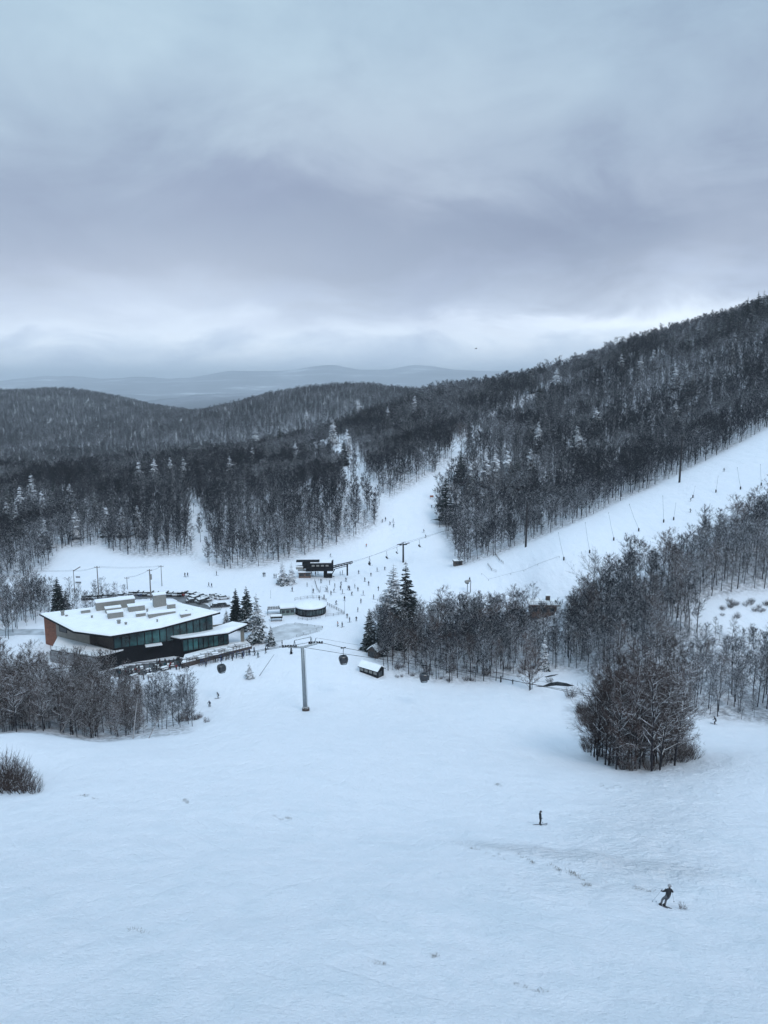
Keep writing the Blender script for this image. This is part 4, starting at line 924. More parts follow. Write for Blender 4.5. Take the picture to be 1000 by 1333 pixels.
# open canopy frames left of the pavilion
p = hit(357, 799); o = empty("canopy_frame", tuple(p), R(8), label="dark grid-roofed canopy between the spruces and the low green-grey building", cat="canopy")
m_ = MB(); m_.box((0, 0, 2.0), (4.4, 3.0, .12)); m_.build("roof_panel", M_metal_dark, o); m_ = MB()
for i in range(6): m_.box((-2.1 + i * .84, 0, 2.12), (.08, 3.0, .1))
for i in range(4): m_.box((0, -1.45 + i * .97, 2.22), (4.4, .08, .08))
m_.build("roof_grid", M_roofsnow, o)
for sx_ in (-1, 1):
    for sy_ in (-1, 1): m_ = MB(); m_.box((sx_ * 2.05, sy_ * 1.35, .8), (.14, .14, 2.28)); m_.build("post", M_metal_dark, o)
p = hit(360, 808); o = empty("picnic_shelter", tuple(p), R(10), label="small snow-topped picnic shelter below the grid-roofed canopy", cat="shelter")
m_ = MB(); m_.prism([Vector((-1.9, -1)), Vector((1.9, -1)), Vector((1.9, 1)), Vector((-1.9, 1))], 1.1, [1.25, 1.5, 1.5, 1.25]); r_ = m_.build("roof", M_metal_dark, o); m_ = MB(); m_.prism([Vector((-1.8, -.7)), Vector((1.7, -.7)), Vector((1.7, .95)), Vector((-1.8, .95))], 1.51, 1.85); m_.build("roof_snow", M_roofsnow, r_)
for sx_ in (-1, 1): m_ = MB(); m_.box((sx_ * 1.6, 0, .4), (.12, 1.4, 1.5)); m_.build("post", M_timber, o)
# timber chalet half hidden above the middle wood
p = at_z(706, 812, 0); p = hit(706, 799); ch = empty("timber_chalet", tuple(p), R(-3), label="brown timber chalet with a snow-dusted deck showing above the middle wood", cat="chalet")
m_ = MB(); m_.box((0, 0, 1.6), (8.2, 6, 4.4)); m_.build("wall", M_woodbrown, ch)
m_ = MB(); m_.box((0, -.4, 4.02), (10, 7.6, .4)); r_ = m_.build("roof", M_woodbrown, ch); m_ = MB(); m_.prism([Vector((-4.8, -3.9)), Vector((4.8, -3.9)), Vector((4.8, 3.2)), Vector((-4.8, 3.2))], 4.224, 4.4); m_.build("roof_snow", M_roofsnow, r_)
m_ = MB()
for i in range(18): m_.box((-4.7 + i * .55, -4.05, 4.8), (.08, .08, 1.1))
m_.tube([(-4.8, -4.05, 5.3), (4.8, -4.05, 5.3)], .06, 4); m_.tube([(-4.8, -4.05, 4.85), (4.8, -4.05, 4.85)], .05, 4); m_.build("railing", M_timber, ch)
m_ = MB(); m_.box((1.8, 1, 5.2), (1.3, 1.3, 1.6)); c_ = m_.build("chimney", M_timber, r_); m_ = MB(); m_.box((1.8, 1, 6.1), (1.5, 1.5, .2)); m_.build("snow_cap", M_roofsnow, c_)
m_ = MB(); m_.tube([(5.2, -3.5, 4.0), (1.8, -7.5, .2)], .28, 4); m_.build("stair_rail", M_roofsnow, ch)
for i in range(3): m_ = MB(); m_.box((-2.7 + i * 2.7, -3.04, 2.2), (1.3, .08, 1.1)); m_.build("window", M_dglass, ch)
# ------------------------------------------------------------------ gondola line
def cable(name, pts, r, label, cat="cable", group=None, mat=None, sag=0.0):
    P_ = []
    for a, b in zip(pts, pts[1:]):
        a, b = Vector(a), Vector(b)
        for k in range(13): t = k / 12; P_.append(a.lerp(b, t) - Vector((0, 0, sag * 4 * t * (1 - t)))) if not (k == 0 and P_) else None
    return tag(MB().tube(P_, r, 5).build(name, mat or M_metal_dark), label, cat, group)
gp = hit(397.6, 925); GY0 = gp.y
tp = Vector(at_y(393.8, 843, GY0)); 
gt = empty("gondola_tower", tuple(gp), label="tall grey tubular gondola tower with a crossarm standing in the open snow", cat="lift tower")
top = tp - gp
m_ = MB(); m_.tube([(0, 0, -.5), top * .5, top], [.50, .42, .36], 14)
for f in (.33, .66): m_.tube([top * (f - .004), top * (f + .004)], .47, 14)
m_.build("pole", M_steel, gt, True)
m_ = MB(); m_.tube([(0.1, 0, -.3), (.1, 0, .75)], .85, 10); m_.tube([(.1, 0, .75), (.1, 0, .95)], .72, 10); m_.build("base", M_timber, gt)
lft = Vector(at_y(377, 842.2, GY0 - .5)) - gp; rgt = Vector(at_y(411, 837.5, GY0 + 1.5)) - gp
m_ = MB(); m_.tube([lft + Vector((-.3, 0, 0)), top + Vector((0, 0, .1)), rgt + Vector((.3, 0, 0))], .26, 4); m_.build("crossarm", M_steel, gt)
def sheave(c, dirn, nm="sheave_assembly", dz=.0):
    m_ = MB(); d = Vector(dirn).normalized(); c = Vector(c)
    m_.tube([c - d * 1.6 + Vector((0, 0, dz - .12)), c + Vector((0, 0, dz)), c + d * 1.6 + Vector((0, 0, dz - .12))], .11, 4)
    for k in (-1.4, -.85, -.3, .3, .85, 1.4):
        q = c + d * k + Vector((0, 0, dz + .18)); nrm = Vector((-d.y, d.x, 0)) * .06; m_.tube([q - nrm, q + nrm], .2, 10)
    m_.build(nm, M_metal_dark, gt)
cdir = Vector((1, .10, -.06))
# haul ropes run past the tower from the lower left to the right behind the clump
sheave(lft + Vector((0, 0, .1)), (1, .1, 0)); sheave(rgt + Vector((0, 0, .1)), (1, .1, 0))
m_ = MB(); f1, f2 = lft + Vector((.9, 0, 0)), rgt + Vector((-1.2, 0, 0))
for b_ in (f1, f2): m_.tube([b_, b_ + Vector((.2, 0, 1.5))], .09, 4); m_.tube([b_ + Vector((.5, 0, 0)), b_ + Vector((.2, 0, 1.5))], .07, 4)
m_.tube([f1 + Vector((.2, 0, 1.5)), f2 + Vector((.2, 0, 1.5))], .09, 4); m_.tube([f2 + Vector((.9, 0, 0)), f2 + Vector((1.3, 0, 1.2))], .09, 4); m_.build("service_frame", M_steel, gt)
m_ = MB(); m_.tube([lft + Vector((.35, 0, -.1)), lft + Vector((.35, 0, -1.3))], .14, 4); m_.box(tuple(lft + Vector((.35, 0, -1.35))), (.5, .3, .5)); m_.build("hanging_lamp", M_metal_dark, gt)
m_ = MB()
for s in (-.2, .2): m_.tube([Vector((s + .45, -.45, .4)), top + Vector((s + .4, -.4, -.3))], .035, 4)
for k in range(36): z_ = .6 + k * .36; f = z_ / top.z; q = top * f; m_.tube([q + Vector((.25, -.42, 0)), q + Vector((.65, -.42, 0))], .02, 3)
m_.build("ladder", M_steel, gt)
L0 = gp + lft + Vector((0, 0, .45)); R0_ = gp + rgt + Vector((0, 0, .45))
c1R = [R0_, Vector(at_y(447, 843, 171)), Vector(at_y(640, 880, 172)), Vector(at_y(980, 950, 172))]
c2R = [L0, Vector(at_y(447, 851, 167)), Vector(at_y(552, 866.2, 168)), Vector(at_y(980, 940, 169))]
c2L = [L0, Vector(at_y(336, 846.5, 168)), Vector(at_y(288, 855.5, 171)), Vector(at_y(-60, 880, 178))]
c1L = [R0_, Vector(at_y(336, 848, 176)), Vector(at_y(230, 859, 182)), Vector(at_y(-60, 879, 186))]
for q, lb in ((c1R, "rear haul rope running right from the gondola tower past the nearest cabin"), (c2R, "front haul rope running right from the gondola tower to the cabin before the wood"), (c2L, "haul rope running left from the gondola tower to the cabin below the lodge deck"), (c1L, "rear haul rope running left from the gondola tower")):
    cable("haul_rope", q, .05, lb)
U0 = gp + f2 + Vector((1.3, 0, 1.3)); cable("signal_cable", [U0, Vector(at_y(480, 842, 173)), Vector(at_y(980, 942, 176))], .022, "thin signal cable leaving the top of the gondola tower frame")
M_cabin = simple("cabin_shell", (.008, .010, .015), .3, noise=.2, coat=.5)
def make_cabin():
    o = empty("gondola_cabin", (0, 0, 0))
    prof = [(.55, -4.35), (.86, -4.2), (1.04, -3.6), (1.12, -3.0), (1.08, -2.45), (.88, -2.1), (.45, -1.98)]
    m_ = MB(); n = 20; vs = []
    def se(r, k): a = 6.28318 * k / n; c, s = math.cos(a), math.sin(a); return (r * (abs(c) ** .55) * (1 if c > 0 else -1), r * .92 * (abs(s) ** .55) * (1 if s > 0 else -1))
    for r, z in prof:
        for k in range(n): x, y = se(r, k); vs.append((x, y, z))
    m_.add(vs, [(i * n + k, i * n + (k + 1) % n, (i + 1) * n + (k + 1) % n, (i + 1) * n + k) for i in range(len(prof) - 1) for k in range(n)] + [tuple(range(n))[::-1], tuple((len(prof) - 1) * n + k for k in range(n))]); m_.build("shell", M_cabin, o, True)
    for a0, a1 in ((1, 4), (6, 9), (11, 14), (16, 19)):
        m_ = MB(); vs = []
        for r, z in ((1.075, -3.55), (1.145, -3.0), (1.10, -2.5)):
            for k in range(a0, a1 + 1): x, y = se(r, k); vs.append((x, y, z))
        w = a1 - a0 + 1; m_.add(vs, [(i * w + k, i * w + k + 1, (i + 1) * w + k + 1, (i + 1) * w + k) for i in range(2) for k in range(w - 1)]); m_.build("window", M_cabglass, o, True)
    m_ = MB(); m_.tube([(0, 0, -1.99), (0, .12, -1.2), (0, 0, -.1)], .07, 6); m_.box((0, 0, -1.95), (1.1, .5, .1)); m_.build("hanger", M_metal_dark, o)
    m_ = MB(); m_.box((0, 0, .02), (1.3, .22, .2)); m_.tube([(-.5, -.12, .12), (-.5, .12, .12)], .13, 8); m_.tube([(.5, -.12, .12), (.5, .12, .12)], .13, 8); m_.build("grip", M_metal_dark, o)
    m_ = MB(); m_.box((0, -1.12, -3.9), (1.0, .18, .35)); m_.build("ski_rack", M_steel, o); return o
M_cabglass = glass_mat("cabin_glass", (.022, .028, .036), .15)
cb0 = make_cabin(); c_b = copy_tree(cb0); c_c = copy_tree(cb0)
for o, px, py, Y, lb in ((cb0, 447, 843.5, 171, "dark gondola cabin hanging just right of the grey tower"), (c_b, 552, 866.5, 168, "dark gondola cabin hanging in front of the middle wood"), (c_c, 288, 856, 171, "dark gondola cabin hanging low over the snow before the lodge deck")):
    o.location = Vector(at_y(px, py, Y)); tag(o, lb, "gondola", "gondola cabins"); o.scale = (.92,) * 3 if o is not c_c else (.86,) * 3
    o.rotation_euler = (0, 0, {447: .3, 552: .1, 288: .6}[px])

# ------------------------------------------------------------------ chairlift
sp = hit(420, 751.5); SY = sp.y
st = empty("chairlift_station", tuple(sp), R(3), label="dark chairlift bottom station with long machine housing on one thick column", cat="lift station")
k_ = SY / .93 / 1000 * 1.0     # metres per photograph pixel there
def S(px, py, dy=0): v = Vector(at_y(px, py, SY + dy)) - sp; return v
def sbox(name, x0, y0, x1, y1, d, mat, parent=st, snow=0):
    a, b = S(x0, y1), S(x1, y0); m_ = MB(); c = (a + b) / 2; m_.box((c.x, 0, c.z), (abs(b.x - a.x), d, abs(b.z - a.z))); o = m_.build(name, mat, parent)
    if snow: m_ = MB(); m_.box((c.x, 0, max(a.z, b.z) + snow / 2 + .003), (abs(b.x - a.x) * .97, d * .96, snow)); m_.build("snow_cap", M_roofsnow, o)
    return o
sbox("platform", 399, 738.5, 434, 742, 4.2, M_metal_dark)
sbox("housing", 404, 731.8, 432, 738.4, 3.2, M_metal_dark, snow=.35)
for i in range(4): a = S(408 + i * 6, 735.2); m_ = MB(); m_.box((a.x, -1.65, a.z), (1.1, .08, .6)); m_.build("window", M_unit, st)
for nm, X0 in (("bullwheel_cover", 401),):
    a = S(X0, 735); m_ = MB(); m_.tube([(a.x, 0, a.z - 1.1), (a.x, 0, a.z + .9)], 2.2, 16); m_.tube([(a.x, 0, a.z + .9), (a.x, 0, a.z + 1.2)], 1.8, 16); m_.build(nm, M_metal_dark, st)
a, b = S(386, 734.2), S(416, 729.5); m_ = MB(); m_.prism([Vector((a.x, -1.6)), Vector((b.x, -1.6)), Vector((b.x, 1.6)), Vector((a.x, 1.6))], b.z - .25, [b.z, b.z, b.z, b.z]); m_.build("roof_wing", M_metal_dark, st)
a, b = S(431, 738), S(434, 729.5); m_ = MB(); m_.prism([Vector((a.x - .8, -1.5)), Vector((b.x, -1.5)), Vector((b.x, 1.5)), Vector((a.x - .8, 1.5))], a.z, [b.z - 1.3, b.z, b.z, b.z - 1.3]); m_.build("end_cowl", M_metal_dark, st)
sbox("column", 421.5, 741.5, 426, 752, 1.3, M_metal_dark); sbox("column_base", 424, 747, 432.5, 751.5, 1.8, M_metal_dark)
a, b = S(433, 738), S(459, 732.2); m_ = MB()
for y_ in (-1.2, 1.2):
    m_.tube([(a.x, y_, a.z), (b.x, y_, b.z)], .2, 4); m_.tube([(a.x, y_, a.z - .8), (S(452, 736).x, y_, S(452, 736).z)], .12, 4)
    for i in range(7): f = i / 7; m_.tube([(a.x + (b.x - a.x) * f, y_, a.z + (b.z - a.z) * f), (a.x + (b.x - a.x) * (f + .07), y_, a.z - .7 + (b.z - a.z) * f)], .06, 3)
for i in range(8): f = i / 7; m_.tube([(a.x + (b.x - a.x) * f, -1.2, a.z + (b.z - a.z) * f), (a.x + (b.x - a.x) * f, 1.2, a.z + (b.z - a.z) * f)], .07, 3)
m_.build("launch_arm", M_metal_dark, st)
sbox("end_column", 451.2, 735.5, 453.2, 749.5, .6, M_metal_dark)
a, b = S(436, 741), S(431, 750); m_ = MB(); m_.tube([a, b], .16, 4); m_.tube([b, b + Vector((1.3, 0, -.2))], .16, 4); m_.build("stair", M_metal_dark, st)
a = S(391, 738.6); m_ = MB(); m_.box((a.x, 0, a.z), (3.2, 2.2, .9)); o = m_.build("return_hood", M_unit, st); m_ = MB(); m_.box((a.x, 0, a.z + .62), (3.3, 2.3, .34)); m_.build("snow_cap", M_roofsnow, o)
# line tower
lp = hit(525, 732); lt = empty("chairlift_tower", tuple(lp), label="dark chairlift line tower between the station and the right-hand forest", cat="lift tower")
tt = Vector(at_y(525, 708.5, lp.y)) - lp; m_ = MB(); m_.tube([(0, 0, -.4), tt], [.42, .32], 10); m_.build("pole", M_metal_dark, lt)
m_ = MB(); m_.tube([tt + Vector((-1.6, -.6, -.2)), tt + Vector((1.6, .6, -.2))], .2, 4); m_.build("crossarm", M_metal_dark, lt)
for s in (-1, 1):
    m_ = MB(); c = tt + Vector((1.4 * s, .5 * s, .05)); m_.tube([c - Vector((1.3, 0, .3)), c + Vector((1.3, 0, .35))], .12, 4)
    for k in range(5): q = c + Vector((-1.1 + k * .55, 0, -.05 + k * .13)); m_.tube([q - Vector((0, .06, 0)), q + Vector((0, .06, 0))], .16, 8)
    m_.build("sheave_assembly", M_metal_dark, lt)
m_ = MB(); m_.tube([tt + Vector((0, 0, -.1)), tt + Vector((.2, 0, .9))], .1, 4); m_.tube([tt + Vector((-.7, 0, .8)), tt + Vector((1.1, 0, 1.0))], .08, 4); m_.build("service_frame", M_metal_dark, lt)
# dark utility / line poles at the forest edge
def upole(bx, by, ty, r, label, arm=True, mat=None, name="utility_pole", cat="pole", lamp=0, box=None):
    p = hit(bx, by); t = Vector(at_y(bx, ty, p.y)) - p; o = empty(name, tuple(p), label=label, cat=cat); mat = mat or M_pole
    m_ = MB(); m_.tube([(0, 0, -.5), (0, 0, t.z)], [r, r * .75], 8); m_.build("pole", mat, o)
    if arm: m_ = MB(); m_.box((0, 0, t.z - .45), (1.8, .14, .14)); m_.build("crossarm", mat, o)
    if arm:
        for k in (-.8, 0, .8): m_ = MB(); m_.tube([(k, 0, t.z - .38), (k, 0, t.z - .12)], .06, 6); m_.build("insulator", M_unit, o)
    return o, p, p + Vector((0, 0, t.z))
M_pole = simple("tarred_pole", (.020, .017, .018), .9, noise=.3)
M_pole2 = simple("weathered_pole", (.15, .135, .125), .9, noise=.3)
_, _, q1 = upole(684.5, 712, 653, .42, "thick dark pole standing before the right-hand forest, nearer the central piste")
_, _, q2 = upole(884.5, 628, 568, .45, "thick dark pole at the forest edge high on the right-hand piste")
ltop = lp + tt
for s in (-1, 1):
    e0 = sp + S(458, 732.5) + Vector((0, 1.2 * s, .2)); e1 = ltop + Vector((1.4 * s, .5 * s, .3))
    cable("chairlift_rope", [e0, e1, q1 + Vector((0, 1.2 * s, -.4)), q2 + Vector((0, 1.2 * s, -.4)), Vector((e1.x + 230, q2.y + 40, q2.z + 22))], .03, ("front" if s < 0 else "rear") + " haul rope of the chairlift climbing from the station to the right", sag=.4)
def make_chair():
    o = empty("chairlift_chair", (0, 0, 0)); m_ = MB(); m_.tube([(0, 0, 0), (0, 0, -1.1), (.25, 0, -2.0), (.1, 0, -2.5)], .07, 5); m_.build("hanger", M_metal_dark, o)
    m_ = MB(); m_.box((.1, 0, -3.15), (.55, 2.0, .1)); m_.build("seat", M_metal_dark, o); m_ = MB(); m_.box((-.2, 0, -2.8), (.08, 2.0, .65)); m_.build("backrest", M_metal_dark, o)
    m_ = MB(); m_.tube([(-.2, -1, -2.5), (.1, -1, -2.5), (.35, -1, -3.1)], .04, 4); m_.tube([(-.2, 1, -2.5), (.1, 1, -2.5), (.35, 1, -3.1)], .04, 4); m_.tube([(-.2, -1, -2.5), (-.2, 1, -2.5)], .05, 4); m_.build("frame", M_metal_dark, o); return o
chr0 = make_chair(); e0 = sp + S(458, 732.5) + Vector((0, 0, .2)); e1 = ltop + Vector((0, 0, .3))
chairs = [(e0.lerp(e1, .32), -1, "empty-looking chair hanging on the chairlift rope nearest the station"), (e0.lerp(e1, .33), 1, "second chair beside the one nearest the station on the rear rope"), (e0.lerp(e1, .66), -1, "chair hanging on the chairlift rope just left of the line tower"), (e1.lerp(q1, .14), 1, "chair hanging on the chairlift rope just right of the line tower"), (e1.lerp(q1, .02) + Vector((-3.6, 0, -.9)), 1, "chair close beside the top of the chairlift line tower")]
for i, (c, s, lb) in enumerate(chairs):
    o = chr0 if i == 0 else copy_tree(chr0); o.location = c + Vector((0, 1.2 * s, -.45 if i < 3 else -1.0)); o.scale = (.9,) * 3; o.rotation_euler = (0, 0, .25); tag(o, lb, "chair", "chairs on the chairlift")

# ------------------------------------------------------------------ power poles and wires by the car park
_, b1, w1 = upole(129.5, 787, 737, .20, "tallest weathered power pole in the row behind the lodge", True, M_pole2)
_, b2, w2 = upole(197, 786, 741, .24, "power pole with a fat transformer, second from the right behind the lodge", True, M_pole2)
m_ = MB(); m_.tube([(.3, 0, w2.z - b2.z - 3.6), (.3, 0, w2.z - b2.z - 1.8)], .38, 10); m_.build("transformer", M_unit, _)
_, b3, w3 = upole(211, 763, 736, .14, "thin power pole rightmost in the row behind the lodge", True, M_pole2)
_, b4, w4 = upole(166, 767, 751, .14, "short pole with a single arm in the row behind the lodge", True, M_pole2)
_, b5, w5 = upole(97.5, 771, 742, .15, "pole with a raised slanting arm at the left of the power pole row", False, M_pole2)
m_ = MB(); m_.tube([(0, 0, w5.z - b5.z - .4), (2.6, 0, w5.z - b5.z + 1.2)], .16, 4); m_.build("arm", M_pole2, _)
for z_, n_ in ((-2.6, 1.5), (-4.6, 2.0)): m_ = MB(); m_.box((1.5, 0, w5.z - b5.z + z_), (n_, .12, .55)); m_.build("banner", M_conc, _)
for i, (a, b, lb) in enumerate(((w5, w1, "power wire from the slanting-arm pole to the tallest pole"), (w1, w3, "upper power wire between the tallest and the rightmost pole"), (w4, w2, "power wire from the short pole to the transformer pole"), (w2, w3, "power wire from the transformer pole to the rightmost pole"), (w5 + Vector((-40, 4, -.5)), w5, "power wire leaving the picture left of the slanting-arm pole"))):
    for k in (-.7, .7): cable("power_wire", [a + Vector((0, k, -.2)), b + Vector((0, k, -.2))], .022, lb, "wire", "power wires behind the lodge", sag=.5)
for px, b_, t_, lb in ((188, 0, 0, 0),): pass
upole(352.6, 779, 768, .06, "thin snow lance post left of the pavilion fence", False, M_steel, "marker_post", "post")
upole(406.5, 778, 762, .07, "thin steel post behind the round pavilion roof", False, M_steel, "marker_post", "post")
upole(448.7, 799, 783, .06, "thin steel post at the right end of the pavilion ramp fence", False, M_steel, "marker_post", "post")
upole(652, 888, 880, .22, "short dark post in front of the middle wood", False, M_pole, "marker_post", "post")

# ------------------------------------------------------------------ snowmaking lances on the right piste
def make_lance():
    o = empty("snow_lance", (0, 0, 0)); m_ = MB(); m_.box((0, 0, .55), (.55, .55, 1.3)); m_.build("padded_base", M_timber, o); return o
LN = [((734,729),(727,694)),((767.6,720),(762,681)),((799,703.5),(792.5,668)),((831.5,691.5),(819.5,657)),((864,680),(863,646)),((877,677),(880,655)),((932,641),(935,620)),((964,637),(960,609)),((991,632),(990,605)),((902,648),(905,633))]
WH = ["lowest", "second lowest", "third from the bottom", "fourth and most tilted", "fifth from the bottom", "sixth from the bottom", "third from the top right", "second from the top right", "topmost right", "short one above the two skiers"]
for i, ((bx, by), (tx, ty)) in enumerate(LN):
    p = hit(bx, by); t = Vector(at_y(tx, ty, p.y + 1.0)) - p; o = empty("snow_lance", tuple(p), label=f"thin leaning snowmaking lance, {WH[i]}, on the right-hand piste", cat="snow gun", group="snowmaking lances along the right piste")
    m_ = MB(); m_.tube([(0, 0, -.4), (0, 0, 1.1)], .27, 8); m_.build("padded_base", M_pole, o)
    m_ = MB(); m_.tube([(0, 0, .9), t * .5, t], [.055, .045, .035], 5); m_.build("lance_tube", M_steel, o); m_ = MB(); m_.tube([t, t * 1.02], .10, 6); m_.build("nozzle", M_metal_dark, o)
p = hit(608.5, 771); o = empty("fan_snow_gun", tuple(p), .4, label="fan snow gun raised on a mast above the middle wood", cat="snow gun")
m_ = MB(); m_.tube([(0, 0, -.4), (0, 0, 3.6)], .16, 8); m_.build("mast", M_steel, o)
m_ = MB(); m_.tube([(-.9, 0, 3.9), (.1, 0, 4.1), (1.0, 0, 4.3)], [.62, .55, .42], 14); m_.build("barrel", M_unit, o); m_ = MB(); m_.tube([(1.0, 0, 4.3), (1.1, 0, 4.32)], .48, 14); m_.build("nozzle_ring", M_metal_dark, o)
m_ = MB(); m_.box((-.1, 0, 3.4), (.9, .8, .25)); m_.build("platform", M_metal_dark, o)
upole(612.5, 771, 758, .15, "dark post right beside the fan snow gun", False, M_pole, "marker_post", "post")

# ------------------------------------------------------------------ fences
M_net = simple("weathered_netting", (.24, .24, .26), .9, noise=.3, snow=.2)
def fence(name, pts, label, h=1.1, sp=2.4, net=.5, mat=None, cat="fence", rails=2):
    P_ = [hit(*q) for q in pts]; o = empty(name, tuple(P_[0]), label=label, cat=cat); O = P_[0]; m_ = MB(); net_ = MB()
    posts = []
    for a, b in zip(P_, P_[1:]):
        n = max(1, int((b - a).length / sp))
        for i in range(n + 1): q = a.lerp(b, i / n); posts.append(Vector((q.x, q.y, gz(q.x, q.y))))
    for q in posts: m_ = MB(); m_.tube([q - O + Vector((0, 0, -.3)), q - O + Vector((random.gauss(0, .05), 0, h))], .05, 5); m_.build("post", mat or M_timber, o)
    for a, b in zip(posts, posts[1:]):
        if (b - a).length < .05: continue
        for k in range(rails): z_ = h * (.95 - .5 * k); net_.tube([a - O + Vector((0, 0, z_)), b - O + Vector((0, 0, z_))], .035, 4)
        for k in range(int(net * 8)): f = (k + .5) / max(1, int(net * 8)); q = a.lerp(b, f) - O; net_.tube([q + Vector((0, 0, .1)), q + Vector((0, 0, h * .95))], .025, 3)
    net_.build("netting" if net else "rail", mat or M_net, o); return o
fence("rope_fence", [(627, 748), (636, 756), (665, 748), (700, 736), (728, 726)], "long low rope fence crossing the foot of the right-hand piste", .6, 5, 0, rails=1)
fence("snow_fence", [(635, 736), (640, 743), (646, 745)], "short bent snow fence nearest the corner of the right-hand forest", 1.0, 1.8)
fence("snow_fence", [(645, 723), (650, 730), (655, 734)], "short snow fence touching the trees at the corner of the right-hand forest", 1.0, 1.8)
fence("deck_fence", [(384, 782), (400, 779.5), (416, 779), (425, 783)], "railing curving behind the round pavilion", 1.1, 1.6, .4, M_timber)
fence("ramp_fence", [(426, 788), (438, 794), (448, 799.5)], "ramp railing stepping down to the right of the round pavilion", 1.1, 1.6, .4, M_timber)
fence("white_fence", [(388, 806), (400, 808), (417, 805)], "pale picket fence in front of the round pavilion", 1.0, 1.3, .8, M_net)
fence("white_fence", [(424, 803), (434, 802), (447, 800)], "pale picket fence right of the pavilion below the ramp railing", 1.0, 1.3, .8, M_net)
fence("rope_fence", [(384, 813), (400, 815.5), (420, 817.5), (404, 823.5), (386, 829)], "thin rope fence around the dirty snow right of the lodge", .7, 2.5, 0, rails=1)
fence("queue_fence", [(410, 757), (413, 768), (416, 772)], "left queue fence below the chairlift station", 1.0, 1.6, .3)
fence("queue_fence", [(417, 771), (417, 767), (426, 766), (427, 772)], "square queue gate below the chairlift station", 1.1, 1.4, .1)
for i in range(7): upole(405 + i * 5, 756 + (i % 2), 752.2, .04, "thin queue marker pole in the row before the chairlift station", False, M_steel, "queue_pole", "post")[0]['group'] = "queue poles before the chairlift station"
# trail sign, leaning bamboo, bird
p = hit(562, 650); o = empty("trail_sign", tuple(p), label="small orange and grey trail sign in the middle of the central piste", cat="sign"); m_ = MB(); m_.box((0, 0, 1.5), (1.8, .08, 1.0)); m_.build("board", simple("faded_orange", (.35, .13, .08), .7), o)
for s in (-.7, .7): m_ = MB(); m_.tube([(s, .06, -.3), (s, .06, 1.9)], .05, 5); m_.build("post", M_timber, o)
p = hit(337, 880); t = Vector(at_y(357, 852, p.y + 2)) - p; m_ = MB(); m_.tube([(0, 0, -.2), t * .5 + Vector((0, 0, -.1)), t], [.09, .08, .06], 6); o = m_.build("leaning_pole", M_net); o.location = p; tag(o, "long pale pole leaning right beside the tiny snow-covered fir", "pole")
bp_ = Vector(at_y(620, 454, 190)); m_ = MB(); m_.tube([(-.28, 0, 0), (-.1, 0, .03), (.1, 0, .03), (.26, 0, .01)], [.02, .09, .08, .03], 6); m_.tube([(-.28, 0, 0), (-.42, 0, .0)], [.03, .06], 4)
for s in (-1, 1): m_.add([(-.08, 0, .05), (.12, 0, .05), (.05, s * .35, .22), (-.12, s * .7, .08), (-.1, s * .3, .18)], [(0, 1, 2, 4), (4, 2, 3)] if s > 0 else [(0, 4, 2, 1), (4, 3, 2)])
o = m_.build("bird", M_pole); o.location = bp_; tag(o, "small dark bird flying against the pale cloud above the ridge", "bird")
# ------------------------------------------------------------------ people
def pmat(name, c, r=.8): return simple(name, c, r, noise=.12)
JK = [pmat("jacket_black", (.012, .013, .018)), pmat("jacket_navy", (.015, .025, .06)), pmat("jacket_grey", (.06, .065, .075)), pmat("jacket_red", (.22, .025, .025)), pmat("jacket_orange", (.42, .10, .03)), pmat("jacket_teal", (.02, .09, .11)), pmat("jacket_blue", (.03, .07, .2))]
TR = [pmat("trousers_black", (.012, .012, .016)), pmat("trousers_grey", (.10, .105, .12)), pmat("trousers_brown", (.06, .045, .035))]
M_skin = pmat("skin", (.42, .26, .20)); M_helm = simple("helmet", (.02, .022, .028), .3); M_helmg = simple("helmet_grey", (.30, .31, .33), .35); M_ski = simple("ski", (.03, .03, .04), .35); M_boot = simple("boot", (.02, .02, .024), .5)
def skin_mesh(name, J, E, Rd, root, sub=2):
    me = bpy.data.meshes.new("tmp"); keys = list(J); me.from_pydata([J[k] for k in keys], [(keys.index(a), keys.index(b)) for a, b in E], []); me.update()
    o = bpy.data.objects.new("tmp", me); COL.objects.link(o); md = o.modifiers.new("s", 'SKIN'); md.use_smooth_shade = True
    if not me.skin_vertices: raise RuntimeError("no skin layer")
    for i, k in enumerate(keys):
        r = Rd[k]; me.skin_vertices[0].data[i].radius = r if isinstance(r, tuple) else (r, r); me.skin_vertices[0].data[i].use_root = (k == root)
    sb = o.modifiers.new("u", 'SUBSURF'); sb.levels = sub; sb.render_levels = sub
    dg = bpy.context.evaluated_depsgraph_get(); out = bpy.data.meshes.new_from_object(o.evaluated_get(dg)); out.name = name
    bpy.data.objects.remove(o); bpy.data.meshes.remove(me); return out
RD = dict(pelvis=(.17, .13), spine=(.155, .12), chest=(.18, .13), neck=.07, head=.095, chin=.05, shL=.085, shR=.085, elL=.062, elR=.062, wrL=.05, wrR=.05, haL=.052, haR=.052, hipL=.115, hipR=.115, knL=.082, knR=.082, anL=.065, anR=.065, toeL=.055, toeR=.055)
ED = [('pelvis','spine'),('spine','chest'),('chest','neck'),('neck','head')] + [(a + s, b + s) for s in 'LR' for a, b in (('sh','el'),('el','wr'),('wr','ha'),('hip','kn'),('kn','an'),('an','toe'))] + [('chest','sh' + s) for s in 'LR'] + [('pelvis','hip' + s) for s in 'LR']
